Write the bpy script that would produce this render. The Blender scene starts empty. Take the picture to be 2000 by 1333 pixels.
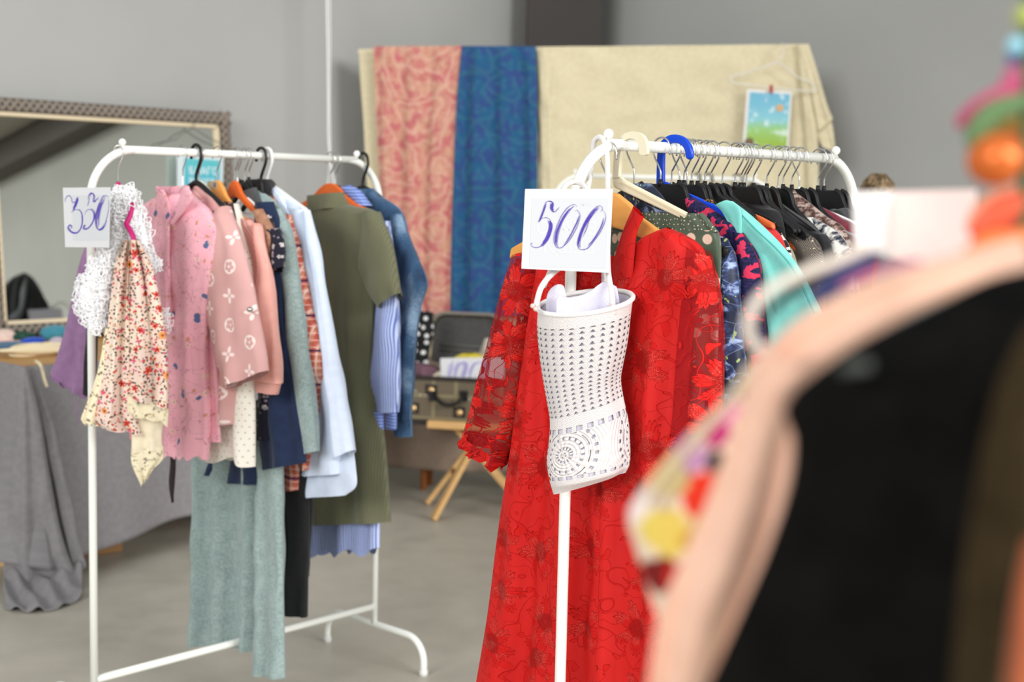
import bpy, math, random
import numpy as np
from mathutils import Vector, Matrix
PI = math.pi
sc = bpy.context.scene
COL = sc.collection

# ---------------------------------------------------------------- camera
F = 2778.0
CAMZ, PITCH, ROLL = 1.4029, 0.1008, 0.0220
_cp, _sp, _cr, _sr = math.cos(PITCH), math.sin(PITCH), math.cos(ROLL), math.sin(ROLL)
CO = np.array([0, 0, CAMZ])
FW = np.array([0, _cp, -_sp])
_R0 = np.array([1.0, 0, 0]); _U0 = np.array([0, _sp, _cp])
CRT = _R0 * _cr + _U0 * _sr
CUP = -_R0 * _sr + _U0 * _cr
cam_d = bpy.data.cameras.new('camera')
cam = bpy.data.objects.new('camera', cam_d)
COL.objects.link(cam)
cam_d.sensor_width = 36.0
cam_d.lens = F * 36 / 2000
M = Matrix.Identity(4)
for i in range(3):
    M[i][0], M[i][1], M[i][2], M[i][3] = CRT[i], CUP[i], -FW[i], CO[i]
cam.matrix_world = M
cam_d.dof.use_dof = True
cam_d.dof.focus_distance = 2.58
cam_d.dof.aperture_fstop = 3.8
cam_d.clip_start = 0.02
sc.camera = cam

# ---------------------------------------------------------------- world, lights, exposure
w = bpy.data.worlds.new('world'); sc.world = w
w.use_nodes = True
w.node_tree.nodes['Background'].inputs[0].default_value = (0.93, 0.97, 1.0, 1)
w.node_tree.nodes['Background'].inputs[1].default_value = 0.66
vs = sc.view_settings
sc.display_settings.display_device = 'sRGB'
vs.view_transform = 'Standard'; vs.look = 'None'; vs.gamma = 1; vs.use_curve_mapping = False
vs.exposure = -0.1
sc.cycles.use_denoising = True
sc.cycles.max_bounces = 8
sc.cycles.transparent_max_bounces = 24
sc.cycles.sample_clamp_indirect = 6

def area(name, loc, target, sx, sy, energy, col=(1, 1, 1)):
    d = bpy.data.lights.new(name, 'AREA'); d.shape = 'RECTANGLE'
    d.size, d.size_y, d.energy, d.color = sx, sy, energy, col
    o = bpy.data.objects.new(name, d); COL.objects.link(o)
    o.location = loc
    o.rotation_euler = (Vector(target) - Vector(loc)).to_track_quat('-Z', 'Y').to_euler()
    return o
area('window_light', (13.5, -9.0, 6.8), (-0.3, 4.8, 0.6), 9.0, 6.0, 2900, (1.0, 0.985, 0.96))
area('fill_light_rear', (-8.0, -13.0, 7.2), (0.6, 4.6, 0.6), 9.0, 6.0, 2100, (1.0, 0.99, 0.97))  # added fill from behind left, not a known window

# ---------------------------------------------------------------- pixel <-> place helpers (only used to measure where real things stand)
def A(*v): return np.array(v, float)
def ray(x, y): return FW + CRT * ((x - 1000) / F) - CUP * ((y - 666.5) / F)
def at_y(x, y, Y):
    r = ray(x, y); return CO + r * (Y / r[1])
def at_z(x, y, z):
    r = ray(x, y); return CO + r * ((z - CAMZ) / r[2])
class Plane:
    """vertical plane: P a point, U horizontal unit vector, N horizontal normal (towards viewer)"""
    def __init__(s, P, ang, tilt=0):
        s.P = np.array(P, float)
        s.U = A(math.cos(ang), math.sin(ang), 0)
        s.N = A(math.sin(ang), -math.cos(ang), 0)
        s.Z = A(0, 0, 1)
        if tilt:
            n = s.N * math.cos(tilt) + s.Z * math.sin(tilt)
            s.Z = s.Z * math.cos(tilt) - s.N * math.sin(tilt)
            s.N = n
    def shift(s, d):
        q = Plane.__new__(Plane); q.U, q.N, q.Z = s.U, s.N, s.Z; q.P = s.P + s.N * d; return q
    def hit(s, x, y):
        r = ray(x, y); k = np.dot(s.P - CO, s.N) / np.dot(r, s.N); return CO + r * k
    def uz(s, x, y):
        d = s.hit(x, y) - s.P; return A(np.dot(d, s.U), np.dot(d, s.Z))
    def at(s, u, z, n=0): return s.P + s.U * u + s.Z * z + s.N * n

# ---------------------------------------------------------------- scene tree helpers
def thing(name, label, cat, loc, group=None):
    o = bpy.data.objects.new(name, None); COL.objects.link(o)
    o.location = Vector([float(c) for c in loc]); o.empty_display_size = 0.05
    o['label'] = label; o['category'] = cat
    if group: o['group'] = group
    return o
def tag(o, label, cat, group=None, kind=None):
    o['label'] = label; o['category'] = cat
    if group: o['group'] = group
    if kind: o['kind'] = kind
    return o
def wloc(p):
    v = np.zeros(3)
    while p is not None:
        v += np.array(p.location); p = p.parent
    return v
def link(name, verts, faces, mat, parent=None, uv=None, smooth=True, label=None, mats=None, midx=None):
    verts = np.asarray(verts, float)
    if parent is not None: off = wloc(parent)
    else:
        off = verts.mean(0); off[2] = verts[:, 2].min()
    me = bpy.data.meshes.new(name)
    me.from_pydata((verts - off).tolist(), [], [tuple(int(i) for i in f) for f in faces])
    if uv is not None:
        lay = me.uv_layers.new(name='UVMap')
        li = np.empty(len(me.loops), dtype=np.int32); me.loops.foreach_get('vertex_index', li)
        lay.data.foreach_set('uv', np.asarray(uv, np.float32)[li].ravel())
    if smooth: me.polygons.foreach_set('use_smooth', [True] * len(me.polygons))
    if mats:
        for m in mats: me.materials.append(m)
        if midx is not None: me.polygons.foreach_set('material_index', midx)
    elif mat: me.materials.append(mat)
    me.update()
    o = bpy.data.objects.new(name, me); COL.objects.link(o)
    if parent is not None: o.parent = parent
    else: o.location = Vector(off)
    if label: o['label'] = label
    return o
def bevel(o, w_, seg=2):
    m = o.modifiers.new('bevel', 'BEVEL'); m.width = w_; m.segments = seg; m.limit_method = 'ANGLE'; return o

class MB:
    def __init__(s): s.v = []; s.f = []; s.u = []; s.n = 0; s.hasuv = False
    def add(s, v, f, uv=None):
        v = np.asarray(v, float); s.v.append(v)
        s.f += [tuple(i + s.n for i in q) for q in f]; s.n += len(v)
        s.u.append(np.asarray(uv, float) if uv is not None else np.zeros((len(v), 2)))
        if uv is not None: s.hasuv = True
        return s
    def build(s, name, mat, parent=None, **k):
        return link(name, np.concatenate(s.v), s.f, mat, parent, uv=np.concatenate(s.u) if s.hasuv else None, **k)
    def box(s, c, sx, sy, sz, ang=0, M3=None):
        """box centred at c"""
        X = A(math.cos(ang), math.sin(ang), 0); Y = A(-math.sin(ang), math.cos(ang), 0); Z = A(0, 0, 1)
        if M3 is not None: X, Y, Z = M3
        v = [np.array(c) + X * (a * sx / 2) + Y * (b * sy / 2) + Z * (d * sz / 2) for a in (-1, 1) for b in (-1, 1) for d in (-1, 1)]
        f = [(0, 1, 3, 2), (4, 6, 7, 5), (0, 4, 5, 1), (2, 3, 7, 6), (0, 2, 6, 4), (1, 5, 7, 3)]
        return s.add(v, f)
    def bar(s, p, q, w_, h, upv=(0, 0, 1)):
        p = np.array(p, float); q = np.array(q, float); d = q - p; L = np.linalg.norm(d); X = d / L
        Y = np.cross(np.array(upv, float), X); Y /= np.linalg.norm(Y); Z = np.cross(X, Y)
        return s.box((p + q) / 2, L, w_, h, M3=(X, Y, Z))
    def tube(s, pts, r, seg=10, cap=True, closed=False, flat=None):
        P = np.asarray(pts, float); n = len(P)
        r = np.full(n, r) if np.isscalar(r) else np.asarray(r, float)
        if closed: T = np.roll(P, -1, 0) - np.roll(P, 1, 0)
        else: T = np.gradient(P, axis=0)
        T /= np.linalg.norm(T, axis=1)[:, None] + 1e-12
        a = A(0, 0, 1) if abs(T[0][2]) < .9 else A(1, 0, 0)
        if flat is not None: a = np.array(flat, float)
        X = np.cross(T[0], a); X /= np.linalg.norm(X)
        th = np.arange(seg) * 2 * PI / seg; V = []; U = []; dist = 0
        for i in range(n):
            X = X - T[i] * np.dot(X, T[i]); X /= np.linalg.norm(X); Y = np.cross(T[i], X)
            fy = 1.0 if flat is None else .45
            V.append(P[i] + r[i] * (np.cos(th)[:, None] * X + fy * np.sin(th)[:, None] * Y))
            if i: dist += np.linalg.norm(P[i] - P[i - 1])
            U.append(np.stack([np.arange(seg) / seg * .06, np.full(seg, dist)], 1))
        f = []
        for i in range(n if closed else n - 1):
            j = (i + 1) % n
            for k in range(seg):
                l = (k + 1) % seg; f.append((i * seg + k, i * seg + l, j * seg + l, j * seg + k))
        if cap and not closed:
            f.append(tuple(range(seg))[::-1]); f.append(tuple((n - 1) * seg + k for k in range(seg)))
        return s.add(np.concatenate(V), f, np.concatenate(U))
    def ball(s, c, r, nu=14, nv=9, sc_=(1, 1, 1), lump=0, rnd=None):
        V = []; f = []
        for i in range(nv + 1):
            p = PI * i / nv
            for k in range(nu):
                t = 2 * PI * k / nu
                d = A(math.sin(p) * math.cos(t), math.sin(p) * math.sin(t), math.cos(p))
                q = 1 + (lump * math.sin(5 * t + 3 * p) * math.sin(p) if lump else 0)
                V.append(np.array(c) + d * r * q * np.array(sc_))
        for i in range(nv):
            for k in range(nu):
                l = (k + 1) % nu; f.append((i * nu + k, (i + 1) * nu + k, (i + 1) * nu + l, i * nu + l))
        return s.add(V, f)

def crs(pts, n):
    """Catmull-Rom resample (n,dim), uniform in index"""
    P = np.asarray(pts, float); k = len(P)
    if k == 1: return np.repeat(P, n, 0)
    Q = np.vstack([2 * P[0] - P[1], P, 2 * P[-1] - P[-2]])
    t = np.linspace(0, k - 1, n); i = np.minimum(t.astype(int), k - 2); x = (t - i)[:, None]
    p0, p1, p2, p3 = Q[i], Q[i + 1], Q[i + 2], Q[i + 3]
    return .5 * (2 * p1 + (p2 - p0) * x + (2 * p0 - 5 * p1 + 4 * p2 - p3) * x ** 2 + (3 * p1 - p0 - 3 * p2 + p3) * x ** 3)

def cloth(name, mat, L, R, pl, parent=None, thick=.02, amp=.006, n=3, seed=0, off=0.0, res=.011, tp=.7,
          wr=.0016, hem=0.0, hemn=6, sharp=1.0, label=None, uvo=(0, 0)):
    """A hanging piece of cloth as a flattened closed tube between two traced side lines on plane pl; amp/n = drape folds."""
    rng = np.random.RandomState(seed + 17)
    q = pl.shift(off) if off else pl
    if len(L) != len(R):
        k = max(len(L), len(R)); L = crs(L, k); R = crs(R, k)
    Lp = np.array([q.uz(*p) for p in L]); Rp = np.array([q.uz(*p) for p in R])
    ln = max(np.abs(np.diff(Lp, axis=0)).sum(), np.abs(np.diff(Rp, axis=0)).sum())
    nr = int(min(150, max(10, ln / res))); wd = np.linalg.norm(Rp - Lp, axis=1).max()
    nc = int(min(90, max(14, wd / res * 1.2)))
    Lc = crs(Lp, nr); Rc = crs(Rp, nr)
    t = np.linspace(0, 1, nr)[:, None]
    ph = np.linspace(0, 2 * PI, 2 * nc, endpoint=False)[None, :]
    s = (1 - np.cos(ph)) / 2
    sn = np.sin(ph)
    side = np.sign(sn) * np.abs(sn) ** sharp
    a = rng.rand(12) * 6.28
    wt = np.clip(t, 0, 1) ** tp
    Fd = amp * wt * (np.sin(2 * PI * n * s + a[0] + .7 * np.sin(2.5 * t + a[1])) + .45 * np.sin(2 * PI * n * 1.9 * s + a[2] + 1.1 * np.sin(3.1 * t + a[3])))
    width = np.linalg.norm(Rc - Lc, axis=1)[:, None]
    UU = Lc[:, 0:1] * (1 - s) + Rc[:, 0:1] * s
    ZZ = Lc[:, 1:2] * (1 - s) + Rc[:, 1:2] * s
    edge = np.minimum(1, 4 * s * (1 - s) * 3)
    W = np.zeros_like(UU)
    for i in range(5):
        d = rng.rand() * 6.28; fr = 30 + 55 * rng.rand()
        W = W + np.sin(fr * (UU * math.cos(d) + ZZ * math.sin(d) * .6) + rng.rand() * 6 + (sn > 0) * 1.3 + 1.2 * np.sin(23 * UU + i) + .9 * np.sin(17 * ZZ + 2 * i))
    th = np.minimum(thick, width * .48)
    D = th * side + Fd * np.minimum(1, edge + .25) + wr * W * edge
    if hem: ZZ = ZZ + hem * (t ** 8) * np.sin(2 * PI * hemn * s + a[5])
    V = q.P + UU[..., None] * q.U + ZZ[..., None] * q.Z + D[..., None] * q.N
    V = V.reshape(-1, 3)
    uv = np.stack([UU + np.where(sn < -1e-6, .371, 0) + uvo[0], ZZ + q.P[2] + uvo[1]], -1).reshape(-1, 2)
    m = 2 * nc; I = np.arange(nr * m).reshape(nr, m)
    f = np.stack([I[:-1], np.roll(I, -1, 1)[:-1], np.roll(I, -1, 1)[1:], I[1:]], -1).reshape(-1, 4)
    return link(name, V, f, mat, parent, uv=uv, label=label)

def plate(name, mat, pts, pl, depth, parent=None, off=0, px=True, bev=0, label=None):
    """flat board with an outline on plane pl (pixels to measure, or (u,z) metres) and a real depth"""
    q = pl.shift(off) if off else pl
    P = [q.hit(*p) if px else q.at(*p) for p in pts]
    n = len(P); P = np.array(P)
    V = np.vstack([P + q.N * depth / 2, P - q.N * depth / 2])
    f = [tuple(range(n)), tuple(range(2 * n - 1, n - 1, -1))] + [(i, n + i, n + (i + 1) % n, (i + 1) % n) for i in range(n)]
    uz = np.array([[np.dot(p - q.P, q.U), np.dot(p - q.P, q.Z)] for p in P])
    # consistent winding
    ar = sum(uz[i][0] * uz[(i + 1) % n][1] - uz[(i + 1) % n][0] * uz[i][1] for i in range(n))
    if ar < 0: f = [t_[::-1] for t_ in f]
    o = link(name, V, f, mat, parent, uv=np.vstack([uz, uz]), smooth=False, label=label)
    if bev: bevel(o, bev, 2)
    return o

def text_mesh(name, body, size, pl, u, z, mat, parent, off=.0008, mirror=False, align='LEFT'):
    c = bpy.data.curves.new(name, 'FONT'); c.body = body; c.size = size; c.align_x = align; c.resolution_u = 3
    o = bpy.data.objects.new(name, c); COL.objects.link(o)
    dg = bpy.context.evaluated_depsgraph_get(); me = o.evaluated_get(dg).to_mesh()
    v = np.array([list(x.co) for x in me.vertices]); f = [tuple(p.vertices) for p in me.polygons]
    o.evaluated_get(dg).to_mesh_clear(); bpy.data.objects.remove(o); bpy.data.curves.remove(c)
    sg = -1 if mirror else 1
    V = np.array([pl.at(u + sg * p[0], z + p[1], off) for p in v])
    if mirror: f = [q[::-1] for q in f]
    return link(name, V, f, mat, parent, smooth=False)

def pen(name, strokes, pl, mat, parent, off=.0012, px=True, hatch=0, seed=1):
    """handwriting: each stroke = (points, width_start.., ) ribbon lying on the paper"""
    rng = random.Random(seed); mb = MB()
    def ribbon(P, W, o2):
        n = len(P); T = np.gradient(P, axis=0); T /= np.linalg.norm(T, axis=1)[:, None] + 1e-9
        S = np.stack([-T[:, 1], T[:, 0]], 1)
        a, b = P + S * W[:, None] / 2, P - S * W[:, None] / 2
        V = [pl.at(x[0], x[1], o2) for x in a] + [pl.at(x[0], x[1], o2) for x in b]
        mb.add(V, [(i, i + 1, n + i + 1, n + i) for i in range(n - 1)])
    for k, (pts, wd, hat) in enumerate(strokes):
        Q = np.array([pl.uz(*p) if px else p for p in pts]); m = max(12, 6 * len(Q))
        C = crs(Q, m); x = np.linspace(0, 1, m)
        ribbon(C, wd * (.45 + .75 * np.sin(PI * x) ** .8), off + k * 2e-5)
        for h in range(hat):
            d = A((rng.random() - .5) * wd * 5, (rng.random() - .5) * wd * 2)
            a, b = rng.random() * .3, .7 + rng.random() * .3
            i0, i1 = int(a * m), int(b * m)
            if i1 - i0 > 5: ribbon(C[i0:i1] + d, np.full(i1 - i0, wd * .55), off + 1e-4 + h * 2e-5)
    return mb.build(name, mat, parent, smooth=False)
# ---------------------------------------------------------------- procedural materials
def lin(c):
    return tuple(((v / 255) / 12.92 if v / 255 <= .04045 else ((v / 255 + .055) / 1.055) ** 2.4) for v in c[:3]) + (1.0,)
class X:
    def __init__(s, g, k): s.g = g; s.k = k
    def __add__(s, o): return s.g.m('ADD', s, o)
    __radd__ = __add__
    def __sub__(s, o): return s.g.m('SUBTRACT', s, o)
    def __rsub__(s, o): return s.g.m('SUBTRACT', o, s)
    def __mul__(s, o): return s.g.m('MULTIPLY', s, o)
    __rmul__ = __mul__
    def __truediv__(s, o): return s.g.m('DIVIDE', s, o)
    def __rtruediv__(s, o): return s.g.m('DIVIDE', o, s)
    def __lt__(s, o): return s.g.m('LESS_THAN', s, o)
    def __gt__(s, o): return s.g.m('GREATER_THAN', s, o)
class Graph:
    def __init__(s, name):
        s.mat = bpy.data.materials.new(name); s.mat.use_nodes = True
        s.nt = s.mat.node_tree; s.bsdf = s.nt.nodes['Principled BSDF']
        tc = s.nt.nodes.new('ShaderNodeTexCoord')
        s.uv = X(s, tc.outputs['UV']); s.obj = X(s, tc.outputs['Object'])
        s.u, s.v, _ = s.sep(s.uv)
    def put(s, sock, val):
        if isinstance(val, X): s.nt.links.new(val.k, sock)
        elif isinstance(val, tuple) and sock.type == 'RGBA': sock.default_value = lin(val)
        else: sock.default_value = val
    def m(s, op, *a, clamp=False):
        n = s.nt.nodes.new('ShaderNodeMath'); n.operation = op; n.use_clamp = clamp
        for i, q in enumerate(a): s.put(n.inputs[i], q)
        return X(s, n.outputs[0])
    def sin(s, a): return s.m('SINE', a)
    def cos(s, a): return s.m('COSINE', a)
    def abs(s, a): return s.m('ABSOLUTE', a)
    def fract(s, a): return s.m('FRACT', a)
    def floor(s, a): return s.m('FLOOR', a)
    def max(s, a, b): return s.m('MAXIMUM', a, b)
    def min(s, a, b): return s.m('MINIMUM', a, b)
    def pow(s, a, b): return s.m('POWER', a, b)
    def step(s, a, e0, e1):
        n = s.nt.nodes.new('ShaderNodeMapRange'); n.interpolation_type = 'SMOOTHSTEP'
        s.put(n.inputs[0], a); n.inputs[1].default_value = e0; n.inputs[2].default_value = e1
        return X(s, n.outputs[0])
    def sep(s, v):
        n = s.nt.nodes.new('ShaderNodeSeparateXYZ'); s.put(n.inputs[0], v); return [X(s, o) for o in n.outputs]
    def vec(s, x, y, z=0.0):
        n = s.nt.nodes.new('ShaderNodeCombineXYZ')
        for i, q in enumerate((x, y, z)): s.put(n.inputs[i], q)
        return X(s, n.outputs[0])
    def noise(s, v, scale, detail=2.0, rough=.5, col=False):
        n = s.nt.nodes.new('ShaderNodeTexNoise'); s.put(n.inputs['Vector'], v)
        n.inputs['Scale'].default_value = scale; n.inputs['Detail'].default_value = detail; n.inputs['Roughness'].default_value = rough
        return X(s, n.outputs[1 if col else 0])
    def voro(s, v, scale, rnd=1.0, feature='F1'):
        n = s.nt.nodes.new('ShaderNodeTexVoronoi'); n.voronoi_dimensions = '2D'; n.feature = feature
        s.put(n.inputs['Vector'], v); n.inputs['Scale'].default_value = scale; n.inputs['Randomness'].default_value = rnd
        return [X(s, o) for o in n.outputs]
    def mix(s, f, a, b):
        n = s.nt.nodes.new('ShaderNodeMix'); n.data_type = 'RGBA'
        s.put(n.inputs[0], f); s.put(n.inputs[6], a); s.put(n.inputs[7], b); return X(s, n.outputs[2])
    def ramp(s, f, stops, const=False):
        n = s.nt.nodes.new('ShaderNodeValToRGB'); s.put(n.inputs[0], f); e = n.color_ramp.elements
        if const: n.color_ramp.interpolation = 'CONSTANT'
        while len(e) < len(stops): e.new(.5)
        for q, (p, c) in zip(e, stops): q.position = p; q.color = lin(c)
        return X(s, n.outputs[0])
    def warp(s, v, scale, ampl):
        x, y, _ = s.sep(v); c = s.noise(v, scale, 2.0, .5, True); a, b, _ = s.sep(c)
        return s.vec(x + (a - .5) * ampl, y + (b - .5) * ampl)
    def cell(s, v, scale, rnd=1.0):
        d, c, p = s.voro(v, scale, rnd)[:3]
        x, y, _ = s.sep(v); px_, py_, _ = s.sep(p); lx, ly = x - px_, y - py_
        r = s.m('SQRT', lx * lx + ly * ly); r1, r2, r3 = s.sep(c)
        th = s.m('ARCTAN2', ly, lx) + r1 * 6.28
        return r, th, r1, r2, r3
    def out(s, col=None, rough=.85, bump=None, bs=.3, bd=.002, alpha=None, metal=0, sheen=0, spec=.3, trans=None, coat=0):
        b = s.bsdf
        if col is not None: s.put(b.inputs['Base Color'], col)
        s.put(b.inputs['Roughness'], rough); s.put(b.inputs['Metallic'], metal)
        s.put(b.inputs['Specular IOR Level'], spec)
        b.inputs['Sheen Weight'].default_value = sheen; b.inputs['Sheen Roughness'].default_value = .5
        b.inputs['Coat Weight'].default_value = coat
        if trans: b.inputs['Transmission Weight'].default_value = trans
        if alpha is not None: s.put(b.inputs['Alpha'], alpha)
        if bump is not None:
            n = s.nt.nodes.new('ShaderNodeBump'); s.put(n.inputs['Height'], bump)
            n.inputs['Strength'].default_value = bs; n.inputs['Distance'].default_value = bd
            s.nt.links.new(n.outputs[0], b.inputs['Normal'])
        return s.mat
_mc = {}
def plain(name, c, rough=.5, **k):
    if name not in _mc:
        g = Graph(name); _mc[name] = g.out(c, rough, **k)
    return _mc[name]
def fabric(name, c, c2=None, rough=.85, weave=900, bs=.25, sheen=.15, wrinkle=12, **k):
    if name in _mc: return _mc[name]
    g = Graph(name); c2 = c2 or tuple(int(v * .9) for v in c)
    nz = g.noise(g.uv, 45, 3.0)
    wv = g.sin(g.u * weave) * g.sin(g.v * weave) * .5
    _mc[name] = g.out(g.mix(g.step(nz, .3, .7), c, c2), rough, bump=wv * .4 + g.noise(g.uv, wrinkle, 3.0) * 3.0, bs=bs, bd=.003, sheen=sheen, **k)
    return _mc[name]
def reg(f):
    _mc[f.__name__] = f(); return f
def rib(name, c, period=.006, rough=.9, diag=0.0, c2=None):
    if name in _mc: return _mc[name]
    g = Graph(name)
    s_ = g.sin((g.u + g.v * diag) * (2 * PI / period)) * .5 + .5
    _mc[name] = g.out(g.mix(s_, c2 or tuple(int(v * .86) for v in c), c), rough, bump=s_ + g.noise(g.uv, 20, 2.0) * 2.0, bs=.4, bd=.002, sheen=.2)
    return _mc[name]
def heather(name, c1, c2, scale=300):
    if name in _mc: return _mc[name]
    g = Graph(name)
    v = g.vec(g.u, g.v * .45)
    n1 = g.noise(v, scale, 3.0, .7); n2 = g.noise(v, 60, 3.0)
    _mc[name] = g.out(g.mix(g.step(n1 * .7 + n2 * .3, .38, .62), c1, c2), .95, bump=n1, bs=.5, bd=.002, sheen=.3)
    return _mc[name]
def stripes(name, bg, fg, period, duty=.35, horiz=False, c3=None):
    if name in _mc: return _mc[name]
    g = Graph(name); x = g.v if horiz else g.u
    wv = x + (g.noise(g.uv, 5, 1.0) - .5) * .012
    f = g.fract(wv * (1 / period))
    m = g.step(f, duty - .08, duty + .08) * (1 - g.step(f, .88, .98))
    col = g.mix(m, fg, bg)
    if c3:
        f2 = g.fract(wv * (1 / (period * 4))); col = g.mix(f2 < .07, col, c3)
    _mc[name] = g.out(col, .8, bump=g.noise(g.uv, 25, 3.0), bs=.4, bd=.006)
    return _mc[name]
def dots(name, bg, fg, period, r, rough=.6, jit=0.0, fg2=None):
    if name in _mc: return _mc[name]
    g = Graph(name)
    y = g.v * (1 / period); row = g.floor(y)
    x = g.u * (1 / period) + g.m('MODULO', row, 2.0) * .5
    a, b = g.fract(x) - .5, g.fract(y) - .5
    if jit:
        rr, th, r1, r2, r3 = g.cell(g.uv, 1 / period, jit); d = rr * (1 / period)
    else: d = g.m('SQRT', a * a + b * b)
    m = 1 - g.step(d, r * .85, r * 1.1)
    _mc[name] = g.out(g.mix(m, bg, fg), rough, bump=g.noise(g.uv, 18, 3.0), bs=.3, bd=.006, sheen=.1)
    return _mc[name]
def scatter(name, bg, layers, rough=.85, bg2=None, lines=None, bs=.3):
    """small printed motifs: layers = (colour, cells per metre, petals, radius m, density)"""
    if name in _mc: return _mc[name]
    g = Graph(name)
    col = g.mix(g.step(g.noise(g.uv, 8, 2.0), .35, .65), bg, bg2 or bg)
    if lines:
        lc, lsc, lw = lines
        nz = g.noise(g.vec(g.u, g.v * .5), lsc, 3.0, .6)
        col = g.mix(g.abs(nz - .5) < lw, col, lc)
        nz = g.noise(g.vec(g.u * .6 + 4.2, g.v), lsc * 1.3, 2.0, .6)
        col = g.mix(g.abs(nz - .48) < lw * .8, col, lc)
    for i, (c, scl, pet, R_, dens) in enumerate(layers):
        v = g.vec(g.u + i * .377, g.v + i * .213)
        r, th, r1, r2, r3 = g.cell(v, scl)
        rad = R_ * (.5 + r3 * .6) * (.45 + .55 * g.abs(g.cos(th * (pet / 2)))) if pet else R_ * (.5 + r3 * .6)
        col = g.mix((r < rad) * (r2 < dens), col, c)
        if pet >= 5: col = g.mix((r < R_ * .22) * (r2 < dens), col, tuple(int(v_ * .5) for v_ in c))
    _mc[name] = g.out(col, rough, bump=g.noise(g.uv, 25, 3.0), bs=bs, bd=.006, sheen=.15)
    return _mc[name]
def lace_red(name, sheer):
    if name in _mc: return _mc[name]
    g = Graph(name)
    v = g.warp(g.uv, 26, .016)
    r, th, r1, r2, r3 = g.cell(v, 8.2, .5)
    jag = .84 + .16 * g.abs(g.cos(th * 19.0))
    rad = .052 * (.36 + .64 * g.pow(g.abs(g.cos(th * 3.5)), .75)) * jag
    fl = 1 - g.step(r - rad, -.0012, .0012)
    q = r / rad
    rim = g.step(q, .78, .86) * fl
    vein = g.step(g.abs(g.sin(th * 3.5)), .86, .97) * g.step(r, .008, .014)
    gap = 1 - g.step(g.abs(g.abs(g.sin(th * 7.0)) - .5) * r, .0012, .0022)
    cr = g.voro(v, 150, 1.0)[0]
    core = (1 - g.step(r, .017, .021)); loopz = g.step(g.sin(cr * 1500), -.1, .5)
    vn = g.noise(g.vec(g.u, g.v * .8), 12, 1.0, .5)
    vine = 1 - g.step(g.abs(vn - .5), .0028, .0058)
    vn2 = g.noise(g.vec(g.u + 3.1, g.v), 19, 1.0, .5)
    vine = g.max(vine, 1 - g.step(g.abs(vn2 - .54), .003, .006)) * (1 - fl)
    leaf = g.step(g.noise(v, 34, 1.0), .66, .675) * (1 - fl)
    lp = g.max(g.max(fl * (1 - gap * .75) * g.m('SUBTRACT', 1.0, core * (1 - loopz) * .12), vine), leaf)
    glz = g.step(g.noise(g.uv, 30, 1.0), .48, .56)
    gl = g.step(g.noise(g.uv, 850, 1.0), .58, .64) * fl * glz
    base = g.mix(g.noise(g.uv, 7, 3.0), (220, 38, 34), (200, 24, 24))
    col = g.mix(g.m('MULTIPLY', lp, .85), base, (206, 18, 14))
    col = g.mix(gap * fl * .45, col, (160, 10, 10))  # relief shading of the lace painted in as darker red lines
    if sheer: col = g.mix(lp, (170, 24, 32), (220, 30, 24))
    col = g.mix(gl, col, (248, 132, 116))
    kw = {}
    if sheer: kw['alpha'] = g.max(g.max(g.step(lp, .2, .45), core), .46)
    _mc[name] = g.out(col, g.m('SUBTRACT', .6, gl * .38), bump=lp * 1.3 + rim * .5 + vein * .3 * fl + gl * .4 + g.noise(g.uv, 9, 2.0) * 1.5, bs=.7, bd=.004, sheen=.0, spec=.2, **kw)
    return _mc[name]
def monogram(name):
    if name in _mc: return _mc[name]
    g = Graph(name); c = .080
    cx = g.floor(g.u * (1 / c)); y = g.v * (1 / (c * .92)) + g.m('MODULO', cx, 2.0) * .5
    cy = g.floor(y); a, b = g.fract(g.u * (1 / c)) - .5, g.fract(y) - .5
    r = g.m('SQRT', a * a + b * b); th = g.m('ARCTAN2', b, a)
    par = g.m('MODULO', g.abs(cy + cx * 2.0), 2.0)
    ring = (r < .25) - (r < .20 * (.62 + .38 * g.abs(g.cos(th * 2.5 + .4))))
    ring = g.max(ring, r < .05)
    star = (r < .27 * g.pow(g.abs(g.cos(th * 2.0)), 1.6)) * (r > .045)
    mk = g.mix(par < .5, g.vec(star, star, star), g.vec(ring, ring, ring)); mk, _, _ = g.sep(mk)
    base = g.mix(g.step(g.noise(g.uv, 6, 2.0), .4, .6), (217, 168, 164), (206, 156, 152))
    _mc[name] = g.out(g.mix(mk, base, (246, 226, 220)), .75, bump=g.noise(g.uv, 10, 3.0), bs=.3, bd=.01, sheen=.2)
    return _mc[name]
def plaid(name):
    if name in _mc: return _mc[name]
    g = Graph(name); p = .018
    def band(x, lo, hi): f = g.fract(x * (1 / p)); return (f > lo) * (f < hi)
    a, b = g.u, g.v
    col = g.mix(band(a, .0, .45) * .8, (236, 156, 130), (206, 76, 66))
    col = g.mix(band(b, .0, .4) * .45, col, (176, 96, 70))
    col = g.mix(g.max(band(a, .6, .7), band(b, .6, .7)) * .8, col, (246, 232, 222))
    f4 = g.fract(b * (1 / (p * 5))); col = g.mix((f4 < .06), col, (70, 40, 84))
    _mc[name] = g.out(col, .85, bump=g.noise(g.uv, 20, 3.0), bs=.3, bd=.005)
    return _mc[name]
def denim():
    if 'denim' in _mc: return _mc['denim']
    g = Graph('denim'); n1 = g.noise(g.vec(g.u, g.v * .5), 14, 4.0); n2 = g.noise(g.uv, 300, 2.0)
    tw = g.sin((g.u + g.v) * 2600)
    col = g.ramp(n1 * .8 + n2 * .2, [(.36, (34, 56, 84)), (.5, (62, 94, 128)), (.62, (138, 164, 190))])
    _mc['denim'] = g.out(col, .9, bump=tw * .3 + n1 * 2.0, bs=.4, bd=.003, sheen=.1); return _mc['denim']
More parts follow.
